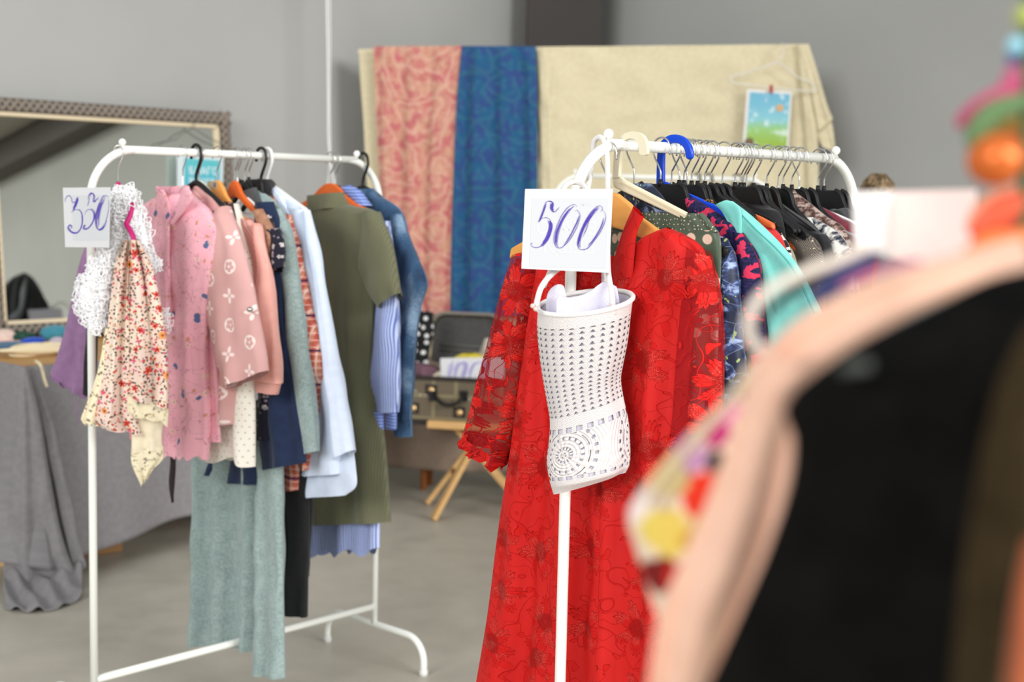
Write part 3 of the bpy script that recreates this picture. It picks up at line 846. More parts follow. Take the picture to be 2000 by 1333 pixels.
def hook_path(pl, flip=1, h=.072, r=.0185, thick=False):
    pts = [(-r * 1.05, -.013), (-r * 1.02, .002), (-r * .72, .0135), (0, r * 1.0), (r * .72, .0135), (r * 1.04, .001), (r * .95, -.013), (.004, -.036), (0, -.046), (0, -h)]
    return crs([pl.at(flip * u, z) for u, z in pts], 54)
def hanger(R, px, kind, label, group=None, flip=1, yaw=0.0, color=None, width=.42, plane=None, drop=0, t=None, end=None):
    t_ = R.t_of(px) if t is None else t
    pl = plane or R.plane(t_, yaw)
    cat = 'clothes hanger'
    o = thing('clothes_hanger', label, cat, pl.at(0, -.1), group)
    w2 = width / 2; kz = 1.0
    if end is not None:
        eu = pl.uz(*end); w2 = abs(eu[0]); kz = max(.3, (eu[1] + .075) / -.108)
    wk = w2 / .21
    def at(u, z, n=0): return pl.at(u * wk if kind != 'plate' or abs(u) < .0565 and wk < 1 and False else (u if abs(u) < .0565 else math.copysign(.0565 + (abs(u) - .0565) * max(.02, wk * .21 - .0565) / .1535, u)), (-.075 + (z + .075) * kz if z < -.0751 else z) + (.012 if kind == 'plate' else 0), n)
    ap = Plane.__new__(Plane); ap.U, ap.N, ap.Z, ap.P = pl.U, pl.N, pl.Z, pl.P; ap.at = at
    w2 = .21
    if kind == 'plate':          # flat black plastic with a clipped trapezoid top
        m = MB(); m.tube(hook_path(pl, flip, .064), .0017, 7); m.build('hook', CHROME, o)
        top = [(-.042, -.080), (.042, -.080), (.056, -.090), (.078, -.122), (.13, -.150), (w2, -.186), (w2 + .008, -.198), (w2 - .002, -.206), (.12, -.176), (.06, -.158), (0, -.150), (-.06, -.158), (-.12, -.176), (-w2 + .002, -.206), (-w2 - .008, -.198), (-w2, -.186), (-.13, -.150), (-.078, -.122), (-.056, -.090)]
        plate('body', color or BLACKP, top, ap, .007, o, px=False, bev=.002)
        for sg in (1, -1):
            m = MB(); m.tube(crs([at(sg * u, z) for u, z in top[1:7]], 24), .0052, 7); m.build('rim', color or BLACKP, o)
        m = MB(); m.tube([pl.at(0, -.072), pl.at(0, -.058)], [.0055, .004], 8); m.build('socket', BLACKP, o)
    elif kind == 'wood':
        m = MB(); m.tube(hook_path(pl, flip, .08), .0018, 7); m.build('hook', CHROME, o)
        up = [(0, -.068), (.025, -.072), (.05, -.088), (.075, -.112), (.12, -.138), (.17, -.158), (w2, -.178)]
        lo = [(w2 + .003, -.198), (.16, -.180), (.10, -.158), (.05, -.138), (0, -.128)]
        pts = up + lo + [(-u, z) for u, z in lo[-2::-1]] + [(-u, z) for u, z in up[:0:-1]]
        plate('body', color or WOODH, pts, ap, .012, o, px=False, bev=.004)
    elif kind == 'wire':
        m = MB(); m.tube(hook_path(pl, flip, .075), .0016, 7); m.build('hook', CHROME, o)
        m = MB(); P = [(0, -.062), (0, -.082), (.012, -.094), (.07, -.122), (.09, -.135), (.105, -.132), (w2 - .01, -.165), (w2, -.178), (w2 - .012, -.185), (-w2 + .012, -.185), (-w2, -.178), (-w2 + .01, -.165), (-.105, -.132), (-.09, -.135), (-.07, -.122), (-.012, -.094), (0, -.082)]
        m.tube(crs([at(u, z) for u, z in P], 110), .003, 7); m.build('shoulder_wire', color or WHITEP, o)
    elif kind == 'plastic':       # moulded hook and arms in one colour
        m = MB(); r = .021
        m.tube(crs([pl.at(flip * u, z) for u, z in ((-r, -.016), (-r, .002), (-r * .7, .015), (0, r), (r * .7, .015), (r, .0), (r * .95, -.018), (r * .3, -.045), (0, -.06), (0, -.082))], 50), .0042, 9); m.build('hook', color, o)
        m = MB(); P = [(-w2, -.185), (-.15, -.152), (-.09, -.118), (-.04, -.092), (0, -.080), (.04, -.092), (.09, -.118), (.15, -.152), (w2, -.185)]
        m.tube(crs([at(u, z) for u, z in P], 60), .0072, 9); m.build('shoulders', color, o)
    elif kind == 'velvet':
        m = MB(); m.tube(hook_path(pl, flip, .08), .0017, 7); m.build('hook', CHROME, o)
        m = MB(); P = [(-w2, -.185), (-.13, -.148), (-.06, -.108), (0, -.082), (.06, -.108), (.13, -.148), (w2, -.185)]
        m.tube(crs([at(u, z) for u, z in P], 60), .009, 9, flat=pl.N); m.build('shoulders', color or BLACKP, o)
    return o, pl
# ---------------------------------------------------------------- left rack: hangers, then garments from front to back
GR1 = 'hangers on the left rack'
def H1(px, kind, label, **k): return hanger(R1, px, kind, label, group=GR1, **k)
def garm(name, label, cat, R, px, yaw=0.0, zlow=.9, group=None, t=None):
    t_ = R.t_of(px) if t is None else t
    pl = R.plane(t_, yaw)
    return thing(name, label, cat, R.p(t_, zlow), group), pl
H1(357, 'wire', 'white coated wire hanger inside the pink bird print shirt', end=(412, 428))
H1(383, 'plastic', 'thick black plastic hanger just behind the pink bird print shirt', color=BLACKP, end=(436, 402))
H1(389, 'velvet', 'ivory plastic hanger between the thick black hanger and the wooden one', color=IVORYP, end=(438, 404))
o, pl = H1(424, 'wood', 'light wooden hanger with a price sticker holding the salmon cardigan', end=(478, 430))
plate('price_sticker', plain('sticker_grey', (196, 180, 150), .6), [(405, 354), (424, 354), (423, 369), (404, 369)], pl, .0008, o, off=.0068)
plate('barcode', plain('sticker_print', (120, 116, 118), .6), [(417, 357), (422, 357), (422, 366), (417, 366)], pl, .0008, o, off=.0075)
H1(459, 'wood', 'orange plastic hanger behind the light wooden hanger', color=ORANGEP, end=(500, 413))
H1(464, 'wire', 'white wire hanger in front of the navy dress', end=(506, 416))
H1(478, 'velvet', 'black flocked hanger in front of the black one with grey strap', end=(506, 404))
H1(486, 'plate', 'black flat plastic hanger with a grey cloth on it, left rack', width=.40, end=(518, 410))
H1(510, 'plastic', 'thick black plastic hanger next to the white one on the left rack', color=BLACKP, end=(548, 414))
H1(522, 'plastic', 'thick white plastic hanger holding the pale blue shirt', color=WHITEP, end=(598, 411))
H1(646, 'wood', 'orange plastic hanger holding the olive green dress', color=ORANGEP, end=(736, 422))
H1(656, 'velvet', 'black flocked hanger holding the blue striped shirt', end=(733, 424))
H1(709, 'plastic', 'black plastic hanger at the far end holding the denim shirt', color=BLACKP, end=(782, 420))

# --- pink shirt with birds
PINKB = scatter('pink_bird_print', (248, 184, 196), [((86, 104, 146), 15, 2, .012, .26), ((214, 146, 124), 30, 2, .007, .3), ((244, 204, 186), 26, 5, .008, .25)], .7, (242, 174, 188), lines=((188, 132, 150), 17, .0035))
T, pl = garm('shirt', 'pink button shirt printed with blue birds and branches on the left rack', 'shirt', R1, 357)
cloth('body', PINKB, [(300, 392), (277, 410), (292, 470), (312, 560), (326, 660), (325, 780), (316, 888)], [(372, 378), (421, 430), (419, 500), (404, 590), (399, 700), (404, 800), (401, 895)], pl, T, thick=.035, amp=.007, n=2.2, seed=1, hem=.006)
cloth('back_tail', PINKB, [(385, 560), (396, 700), (402, 862)], [(406, 590), (424, 720), (431, 864)], pl, T, thick=.012, amp=.004, n=1, seed=2, off=-.03)
#cloth('sleeve', PINKB, [(404, 425), (400, 470), (402, 540)], [(421, 430), (423, 480), (417, 560)], pl, T, thick=.025, amp=.004, n=1, seed=3, off=.02)
cloth('collar', PINKB, [(306, 364), (312, 395), (322, 425), (326, 441)], [(320, 371), (330, 395), (334, 425), (330, 441)], pl, T, thick=.006, amp=.001, n=1, seed=4, off=.040)
cloth('collar', PINKB, [(360, 362), (350, 388), (340, 418), (333, 437)], [(368, 364), (376, 386), (360, 412), (338, 438)], pl, T, thick=.006, amp=.001, n=1, seed=5, off=.044)
cloth('collar_stand', PINKB, [(309, 366), (314, 400)], [(364, 364), (352, 400)], pl, T, thick=.03, amp=.001, n=1, seed=6, off=-.01)
cloth('placket', PINKB, [(322, 437), (322, 530), (326, 640)], [(331, 437), (331, 530), (333, 640)], pl, T, thick=.004, amp=.001, n=1, seed=7, off=.042)
# dark ribbon showing under it
T, pl = garm('ribbon', 'narrow dark brown ribbon dangling below the pink bird shirt', 'ribbon', R1, 372)
cloth('band', fabric('dark_brown_ribbon', (44, 34, 34)), [(331, 840), (333, 900), (334, 940), (337, 982)], [(339, 840), (341, 900), (341, 940), (338, 983)], pl, T, thick=.002, amp=.003, n=.6)
# --- dusty pink monogram blouse
MONO = monogram('dusty_pink_flower_motif')
T, pl = garm('blouse', 'dusty pink blouse with white flower motifs and a wide sleeve', 'blouse', R1, 392)
cloth('body', MONO, [(378, 369), (376, 430), (380, 520), (384, 640), (396, 760), (408, 830)], [(392, 366), (444, 420), (458, 500), (458, 620), (459, 740), (458, 829)], pl, T, thick=.025, amp=.008, n=2, seed=11)
cloth('sleeve', MONO, [(424, 420), (420, 490), (403, 580), (414, 660), (428, 715), (442, 761)], [(443, 402), (470, 470), (494, 560), (511, 640), (521, 690), (526, 724)], pl, T, thick=.028, amp=.007, n=1.6, seed=12, off=.03)
cloth('collar', MONO, [(380, 366), (390, 392), (400, 420)], [(390, 363), (420, 384), (442, 408)], pl, T, thick=.012, amp=.002, n=1, seed=13, off=.012)
m = MB(); m.ball(pl.shift(.06).hit(488, 605), .0075, 12, 8); m.build('cuff_button', plain('steel_button', (190, 188, 186), .25, metal=1.0), T)
# --- dark print scarf sliver
T, pl = garm('scarf', 'narrow dark brown print scarf between the dusty pink blouse and cream dress', 'scarf', R1, 404)
cloth('body', scatter('brown_dark_print', (62, 38, 36), [((30, 22, 26), 60, 4, .009, .6), ((170, 130, 120), 70, 4, .004, .5)]), [(436, 394), (446, 440), (452, 500)], [(452, 396), (463, 440), (465, 490)], pl, T, thick=.012, amp=.003, n=1, seed=14)
# --- cream dotted dress
CREAMD = dots('cream_pin_dots', (242, 236, 224), (186, 176, 160), .0155, .13)
T, pl = garm('dress', 'cream dress with small dots hanging between the two pink tops', 'dress', R1, 412)
cloth('body', CREAMD, [(440, 402), (440, 500), (425, 620), (398, 760), (374, 888)], [(460, 398), (481, 470), (497, 560), (498, 740), (499, 905)], pl, T, thick=.03, amp=.012, n=1.6, seed=15, hem=.01, hemn=2)
# --- salmon cardigan
SAL = rib('salmon_knit', (236, 172, 160), .008, .9, .8)
SALF = fabric('salmon_smooth', (240, 178, 166), (234, 170, 158), .9)
T, pl = garm('cardigan', 'salmon pink ribbed knit cardigan on the light wooden hanger', 'cardigan', R1, 424)
cloth('body', SAL, [(474, 424), (478, 500), (484, 600), (484, 700), (480, 760)], [(490, 430), (516, 480), (522, 560), (528, 660), (536, 755)], pl, T, thick=.02, amp=.004, n=1.5, seed=16)
cloth('sleeve', SALF, [(497, 436), (505, 520), (503, 620), (496, 740)], [(508, 442), (524, 520), (537, 640), (549, 750)], pl, T, thick=.026, amp=.004, n=1, seed=17, off=.012)
cloth('cuff', SAL, [(498, 738), (505, 765)], [(548, 748), (542, 771)], pl, T, thick=.022, amp=.003, n=1, seed=18, off=.010)
# --- brown satin top
T, pl = garm('top', 'golden brown satin top with a dark sequin edge', 'top', R1, 440)
cloth('body', fabric('brown_satin', (186, 140, 110), (150, 104, 80), .35), [(496, 414), (508, 450), (520, 486), (526, 540)], [(512, 408), (530, 440), (538, 468), (530, 540)], pl, T, thick=.014, amp=.003, n=1, seed=19)
cloth('edge', scatter('dark_sequin', (46, 22, 28), [((150, 60, 60), 80, 4, .005, .6), ((210, 180, 170), 90, 4, .003, .5)], .4), [(500, 404), (520, 432), (528, 460)], [(511, 401), (533, 432), (537, 468)], pl, T, thick=.012, amp=.001, n=1, seed=20, off=-.024)
# --- dark floral cap sleeve
T, pl = garm('blouse', 'near black blouse with tiny white blossoms and a short cap sleeve', 'blouse', R1, 450)
BLKFL = scatter('black_blossom_print', (26, 26, 42), [((206, 196, 196), 42, 5, .0075, .5), ((150, 140, 150), 60, 4, .005, .4)])
cloth('sleeve', BLKFL, [(522, 450), (524, 490), (529, 536)], [(545, 446), (555, 480), (553, 522)], pl, T, thick=.02, amp=.004, n=1, seed=21, off=.012)
cloth('body', BLKFL, [(500, 420), (510, 560), (505, 760), (500, 860)], [(530, 420), (534, 560), (532, 760), (530, 860)], pl, T, thick=.018, amp=.003, n=1, seed=22)
# --- navy dress
NAVY = fabric('navy_crepe', (28, 44, 76), (24, 38, 68), .85)
T, pl = garm('dress', 'plain navy blue dress hanging in front of the grey-green knit dress', 'dress', R1, 462)
cloth('body', NAVY, [(503, 398), (518, 480), (524, 560), (516, 700), (510, 800), (506, 920)], [(532, 394), (546, 450), (552, 560), (566, 700), (580, 800), (594, 905)], pl, T, thick=.024, amp=.008, n=1.4, seed=23)
cloth('skirt_fold', NAVY, [(468, 780), (455, 880), (446, 944)], [(532, 790), (524, 890), (514, 946)], pl, T, thick=.02, amp=.006, n=1.3, seed=24, off=-.02)
cloth('belt_end', NAVY, [(392, 880), (396, 905), (389, 926)], [(420, 890), (418, 910), (412, 930)], pl, T, thick=.006, amp=.002, n=1, seed=25, off=-.03)
# --- grey green knit dress
TEAL_K = heather('grey_green_knit', (134, 152, 151), (160, 177, 174), 260)
T, pl = garm('dress', 'long grey-green heather knit dress reaching below the bottom bar', 'dress', R1, 486)
cloth('sleeve', TEAL_K, [(536, 412), (548, 500), (560, 600), (572, 700), (583, 800), (592, 889)], [(549, 408), (571, 470), (588, 590), (601, 700), (610, 790), (619, 882)], pl, T, thick=.024, amp=.003, n=1, seed=26, off=.018)
cloth('skirt', TEAL_K, [(393, 840), (390, 930), (388, 1060), (385, 1180), (383, 1256)], [(540, 840), (541, 930), (541, 1060), (540, 1180), (536, 1268)], pl, T, thick=.04, amp=.024, n=3.0, seed=27, off=-.012, tp=.2)
cloth('skirt_panel', TEAL_K, [(506, 840), (505, 960), (502, 1120), (499, 1250), (498, 1314)], [(549, 840), (553, 960), (554, 1120), (556, 1250), (557, 1325)], pl, T, thick=.026, amp=.010, n=1.4, seed=28, off=.022, tp=.3)
cloth('shoulder', TEAL_K, [(490, 372), (510, 420), (520, 500)], [(508, 372), (552, 412), (570, 500)], pl, T, thick=.015, amp=.002, n=1, seed=29)
# grey cloth and black scarf on the hangers
T, pl = garm('scarf', 'small black scarf bunched over the thick black hanger', 'scarf', R1, 500)
cloth('body', fabric('black_knit', (28, 28, 30), (36, 36, 40)), [(488, 352), (486, 372), (498, 400)], [(520, 350), (528, 372), (520, 396)], pl, T, thick=.03, amp=.012, n=2.2, seed=30, tp=.2)
T, pl = garm('trousers', 'folded dark grey trousers over the hanger behind the orange one', 'trousers', R1, 474)
cloth('waist', fabric('charcoal_cloth', (82, 84, 86), (70, 72, 74)), [(472, 380), (480, 396)], [(500, 366), (512, 400)], pl, T, thick=.012, amp=.003, n=1, seed=31)
# --- plaid shirt
PLD = plaid('red_plaid')
T, pl = garm('shirt', 'red and white plaid shirt with long sleeve on the left rack', 'shirt', R1, 512)
cloth('body', PLD, [(532, 388), (548, 520), (552, 700), (553, 860), (552, 960)], [(560, 410), (578, 520), (588, 700), (590, 860), (580, 958)], pl, T, thick=.02, amp=.005, n=1, seed=32, off=-.01)
cloth('sleeve', PLD, [(558, 424), (574, 500), (588, 600), (600, 700), (604, 800), (592, 920)], [(568, 420), (590, 500), (607, 590), (630, 690), (622, 780), (602, 918)], pl, T, thick=.022, amp=.004, n=1, seed=33, off=.008)
cloth('collar', PLD, [(514, 384), (524, 396), (540, 416)], [(524, 377), (540, 392), (562, 424)], pl, T, thick=.012, amp=.002, n=1, seed=34, off=.006)
# --- pale blue shirt
PBL = fabric('pale_blue_poplin', (220, 231, 250), (213, 225, 246), .75, 1200, .2, .1, 9)
T, pl = garm('shirt', 'pale blue long shirt with rounded tail on the thick white hanger', 'shirt', R1, 522)
cloth('body', PBL, [(548, 402), (580, 480), (598, 600), (606, 720), (606, 840), (590, 930)], [(598, 410), (618, 500), (640, 640), (655, 780), (662, 860), (664, 926)], pl, T, thick=.022, amp=.007, n=1.6, seed=35)
cloth('sleeve', PBL, [(592, 414), (606, 500), (624, 620), (641, 740), (652, 840), (656, 900)], [(604, 410), (622, 500), (643, 620), (664, 730), (680, 820), (690, 880)], pl, T, thick=.024, amp=.006, n=1.2, seed=36, off=.012)
cloth('tail', PBL, [(606, 860), (592, 920), (587, 956), (585, 974)], [(689, 868), (695, 915), (696, 950), (676, 968)], pl, T, thick=.008, amp=.004, n=1, seed=37, off=-.012)
cloth('collar', PBL, [(523, 364), (536, 384), (556, 412)], [(531, 364), (552, 382), (570, 420)], pl, T, thick=.016, amp=.002, n=1, seed=38, off=.012)
cloth('shoulder', PBL, [(530, 368), (548, 402)], [(560, 384), (604, 412)], pl, T, thick=.014, amp=.001, n=1, seed=39)
# --- black trousers
T, pl = garm('trousers', 'black trousers hanging straight behind the grey-green knit dress', 'trousers', R1, 530)
cloth('leg', fabric('black_suiting', (22, 22, 23), (28, 28, 29)), [(552, 700), (555, 900), (556, 1060), (557, 1200)], [(606, 700), (605, 900), (602, 1060), (598, 1207)], pl, T, thick=.018, amp=.004, n=1, seed=40)
cloth('leg', fabric('black_suiting', (22, 22, 23), (28, 28, 29)), [(570, 700), (572, 900), (574, 1050), (575, 1150)], [(612, 700), (612, 900), (606, 1050), (603, 1120)], pl, T, thick=.018, amp=.004, n=1, seed=41, off=-.04)
# --- olive dress
OLV = rib('olive_rib_knit', (114, 114, 88), .0065, .9, 0, (100, 100, 76))
T, pl = garm('dress', 'olive green ribbed knit midi dress with mock neck and short sleeves', 'dress', R1, 646)
cloth('body', OLV, [(600, 404), (586, 430), (604, 520), (618, 640), (622, 760), (616, 900), (608, 1024)], [(682, 398), (742, 424), (736, 520), (729, 610), (727, 720), (748, 850), (762, 1020)], pl, T, thick=.035, amp=.010, n=1.6, seed=42, tp=1.2)
cloth('sleeve', OLV, [(716, 412), (709, 470), (705, 520), (717, 560), (742, 602)], [(738, 414), (758, 455), (771, 500), (779, 545), (783, 573)], pl, T, thick=.028, amp=.005, n=1, seed=43, off=.014)
cloth('neck', OLV, [(603, 384), (602, 398), (606, 414)], [(671, 376), (678, 390), (686, 404)], pl, T, thick=.032, amp=.002, n=1, seed=44, off=.004)
# --- blue striped shirt
STR = stripes('blue_stripe_poplin', (196, 208, 240), (96, 116, 186), .0068, .42)
STRH = stripes('blue_stripe_cuff', (150, 170, 226), (84, 104, 178), .0090, .34, True)
T, pl = garm('shirt', 'long blue striped shirt behind the olive green dress', 'shirt', R1, 658)
cloth('body', STR, [(640, 400), (640, 700), (618, 950), (603, 1080)], [(734, 418), (742, 700), (743, 950), (742, 1078)], pl, T, thick=.03, amp=.009, n=2.4, seed=45, hem=.012, hemn=3)
cloth('sleeve', STR, [(728, 430), (738, 560), (734, 640), (726, 740), (727, 806)], [(757, 432), (770, 520), (777, 640), (780, 740), (776, 806)], pl, T, thick=.024, amp=.004, n=1.2, seed=46, off=.012)
cloth('cuff', STRH, [(727, 804), (729, 842)], [(748, 802), (748, 841)], pl, T, thick=.012, amp=.001, n=1, seed=47, off=.02)
cloth('cuff', STRH, [(754, 800), (755, 838)], [(775, 800), (771, 840)], pl, T, thick=.012, amp=.001, n=1, seed=48, off=.008)
cloth('collar', STRH, [(668, 368), (684, 384), (704, 400)], [(684, 362), (704, 374), (722, 402)], pl, T, thick=.02, amp=.002, n=1, seed=49, off=.006)
# --- denim
DEN = denim()
T, pl = garm('shirt', 'faded blue denim shirt with a bent sleeve at the far end of the left rack', 'shirt', R1, 706)
cloth('body', DEN, [(692, 372), (700, 420), (724, 520), (740, 640), (748, 760)], [(728, 374), (788, 422), (796, 520), (798, 640), (792, 760)], pl, T, thick=.028, amp=.005, n=1.4, seed=50, off=-.006)
cloth('sleeve', DEN, [(768, 420), (772, 500), (777, 580), (781, 660), (779, 740), (773, 822)], [(784, 418), (803, 480), (832, 546), (820, 600), (808, 700), (801, 822)], pl, T, thick=.028, amp=.005, n=1, seed=51, off=.018)
cloth('cuff', DEN, [(772, 820), (773, 838), (778, 850)], [(802, 820), (802, 840), (802, 854)], pl, T, thick=.024, amp=.001, n=1, seed=52, off=.018)
cloth('collar', DEN, [(694, 372), (704, 384)], [(726, 368), (742, 392)], pl, T, thick=.02, amp=.002, n=1, seed=53, off=.006)

# --- front end: magenta hanger with shawl and scarf, lilac and black pieces behind
tm = .075
pm = R1.plane(tm, 0.0)
HZ = R1.p(tm, 1.5)
Yh = HZ[1]
o = thing('clothes_hanger', 'magenta pink hanger at the front end of the left rack holding shawl and scarf', 'clothes hanger', at_y(232, 370, Yh), GR1)
m = MB(); m.tube(crs([at_y(*p, Yh) for p in ((222, 296), (226, 286), (234, 285), (241, 296), (240, 306), (233, 322), (231, 332), (231, 358))], 40), .0018, 7); m.build('hook', CHROME, o)
m = MB(); m.tube([at_y(231, 356, Yh), at_y(231, 376, Yh)], [.005, .013], 10); m.build('neck', MAGENTAP, o)
m = MB(); m.tube(crs([at_y(231, 374, Yh), at_y(238, 384, Yh - .02), at_y(247, 391, Yh - .06), at_y(257, 393, Yh - .10), at_y(258, 404, Yh - .12), at_y(253, 425, Yh - .13), at_y(247, 437, Yh - .135), at_y(252, 447, Yh - .14), at_y(258, 458, Yh - .145), at_y(262, 474, Yh - .15)], 50), .0062, 9); m.build('arm', MAGENTAP, o)
m = MB(); m.tube(crs([at_y(231, 374, Yh), at_y(224, 390, Yh + .06), at_y(214, 410, Yh + .14), at_y(206, 430, Yh + .2)], 20), .0055, 9, flat=(1, 0, 0)); m.build('arm', MAGENTAP, o)
# lilac garment
LIL = fabric('lilac_cloth', (150, 114, 152), (140, 106, 144), .85)
T = thing('skirt', 'lilac purple skirt piece sticking out left of the rack pole', 'skirt', at_y(140, 760, Yh + .22))
pq = Plane(at_y(140, 600, Yh + .20), -.35)
cloth('body', LIL, [(172, 470), (150, 545), (128, 640), (108, 705), (99, 728), (125, 745)], [(190, 470), (186, 560), (182, 660), (180, 720), (176, 760), (163, 776)], pq, T, thick=.02, amp=.01, n=1.7, seed=60, hem=.006, hemn=3)
for k in range(3): m = MB(); m.tube(crs([pq.hit(140 + 8 * k, 765), pq.hit(143 + 6 * k, 790), pq.hit(147 + 3 * k, 812 + 9 * k)], 8), .0008, 5); m.build('loose_thread', LIL, T)
T = thing('skirt', 'black cloth edge hanging between the lilac skirt and the front rack pole', 'skirt', at_y(172, 780, Yh + .1))
pq2 = Plane(at_y(172, 600, Yh + .12), -.2)
cloth('body', fabric('black_cotton', (34, 33, 36), (28, 28, 30)), [(171, 600), (167, 680), (163, 768)], [(192, 600), (190, 690), (186, 784)], pq2, T, thick=.012, amp=.004, n=1, seed=61)

# floral scarf
SCF = scatter('cream_floral_print', (242, 222, 202), [((66, 62, 54), 110, 2, .0034, .6), ((150, 90, 80), 90, 2, .0035, .5), ((206, 70, 60), 62, 2, .0048, .5), ((222, 92, 130), 40, 4, .0062, .4), ((214, 62, 46), 22, 5, .0105, .42), ((238, 148, 78), 11, 14, .013, .5), ((230, 176, 130), 60, 0, .003, .3)], .85, (238, 212, 198))
LACEC = None
g = Graph('cream_lace'); r, th, r1, r2, r3 = g.cell(g.warp(g.uv, 40, .01), 60)
d_ = g.voro(g.uv, 120, 1.0, 'DISTANCE_TO_EDGE')[0]; n_ = g.noise(g.uv, 80, 2.0)
LACEC = g.out((238, 226, 194), .9, bump=n_, bs=.5, alpha=g.max(g.step(d_, .0016, .0008), g.step(n_, .40, .46)))
Ys = Yh - .13
ps_ = Plane(at_y(255, 600, Ys), .25)
T = thing('scarf', 'cream scarf printed with small red and orange flowers with fringed lace ends', 'scarf', at_y(255, 860, Ys))
cloth('panel', SCF, [(241, 468), (226, 510), (216, 580), (208, 660), (198, 740), (186, 818), (200, 838)], [(258, 470), (256, 540), (254, 620), (254, 700), (258, 770), (268, 820), (278, 850)], ps_, T, thick=.014, amp=.018, n=1.6, seed=70, tp=.1)
cloth('panel', SCF, [(254, 468), (249, 540), (246, 620), (245, 700), (248, 750), (250, 776)], [(272, 470), (296, 515), (314, 590), (326, 660), (329, 730), (329, 800)], ps_, T, thick=.014, amp=.020, n=1.9, seed=71, off=.024, tp=.1)
cloth('lace_end', LACEC, [(248, 772), (250, 808)], [(330, 794), (328, 832)], ps_, T, thick=.004, amp=.006, n=3, seed=72, off=.022, hem=.006, hemn=9)
cloth('lace_end', LACEC, [(206, 640), (192, 720), (172, 780), (158, 818), (165, 828)], [(222, 650), (212, 730), (204, 790), (196, 830), (184, 834)], ps_, T, thick=.005, amp=.006, n=2, seed=73, off=-.008, hem=.004, hemn=5)
CRM = fabric('cream_voile', (240, 228, 200), (232, 218, 190), .9)
cloth('tail', CRM, [(256, 800), (257, 850), (256, 885)], [(322, 806), (316, 850), (318, 878)], ps_, T, thick=.008, amp=.008, n=1.6, seed=74, off=-.006)
cloth('lace_end', LACEC, [(256, 878), (256, 902), (264, 925), (276, 948)], [(319, 872), (318, 898), (300, 916), (288, 934)], ps_, T, thick=.004, amp=.006, n=2, seed=75, off=-.004, hem=.006, hemn=6)
cloth('pink_lining', fabric('pink_lining', (238, 150, 150)), [(252, 845), (254, 858)], [(268, 848), (268, 862)], ps_, T, thick=.003, amp=.001, n=1, off=-.012)
# white crochet shawl: real loops of yarn over a thin knitted ground
rng = random.Random(4)
YARN = plain('white_yarn', (254, 254, 255), .9, sheen=.3)
T = thing('shawl', 'fluffy white crochet lace shawl draped over the magenta hanger', 'shawl', at_y(230, 640, Ys + .03))
g = Graph('white_knit_ground'); n_ = g.noise(g.uv, 130, 2.0); YG = g.out((252, 253, 255), .95, bump=n_, bs=.8, bd=.004, alpha=g.step(n_, .32, .40))
pw_ = Plane(at_y(230, 480, Ys + .035), .15)
lobeA = ([(232, 372), (220, 400), (217, 450), (214, 505)], [(256, 368), (278, 420), (292, 480), (306, 525)])
lobeB = ([(196, 498), (166, 540), (154, 575), (160, 610), (180, 640)], [(236, 490), (222, 540), (214, 590), (210, 625), (204, 644)])
cloth('ground', YG, *lobeA, pw_, T, thick=.03, amp=.006, n=2, seed=80)
cloth('ground', YG, *lobeB, pw_, T, thick=.03, amp=.006, n=2, seed=81)
def loops(lobe, n, seed, mb):
    rg = random.Random(seed); L_ = crs(lobe[0], 30); R_ = crs(lobe[1], 30)
    for _ in range(n):
        i = rg.randrange(30); s = -.06 + 1.12 * rg.random()
        if rg.random() < .3: s = rg.choice([-.05, 1.05]) + .1 * (rg.random() - .5)
        p = L_[i] * (1 - s) + R_[i] * s
        c_ = pw_.hit(p[0], p[1] + rg.uniform(-6, 6)) + pw_.N * (.03 * math.sqrt(max(0, 4 * s * (1 - s)) if 0 < s < 1 else 0) * rg.uniform(.8, 1.25) + .002)
        r0 = rg.uniform(.005, .012); a = pw_.U * rg.uniform(.5, 1) + pw_.N * rg.uniform(-.5, .8); a /= np.linalg.norm(a)
        b = pw_.Z * rg.uniform(.4, 1) + pw_.N * rg.uniform(-.6, .6); b /= np.linalg.norm(b); k = rg.randrange(2, 5); ph = rg.random() * 6
        mb.tube([c_ + a * r0 * (math.cos(t) + .35 * math.cos(k * t + ph)) + b * r0 * (math.sin(t) + .35 * math.sin(k * t)) for t in np.linspace(0, 2 * PI, 18, endpoint=False)], .00115, 5, closed=True)
mb = MB(); loops(lobeA, 330, 5, mb); loops(lobeB, 330, 6, mb)
loops(([(322, 608), (322, 640)], [(334, 612), (334, 638)]), 14, 7, mb)
mb.build('yarn_loops', YARN, T)['kind'] = 'stuff'
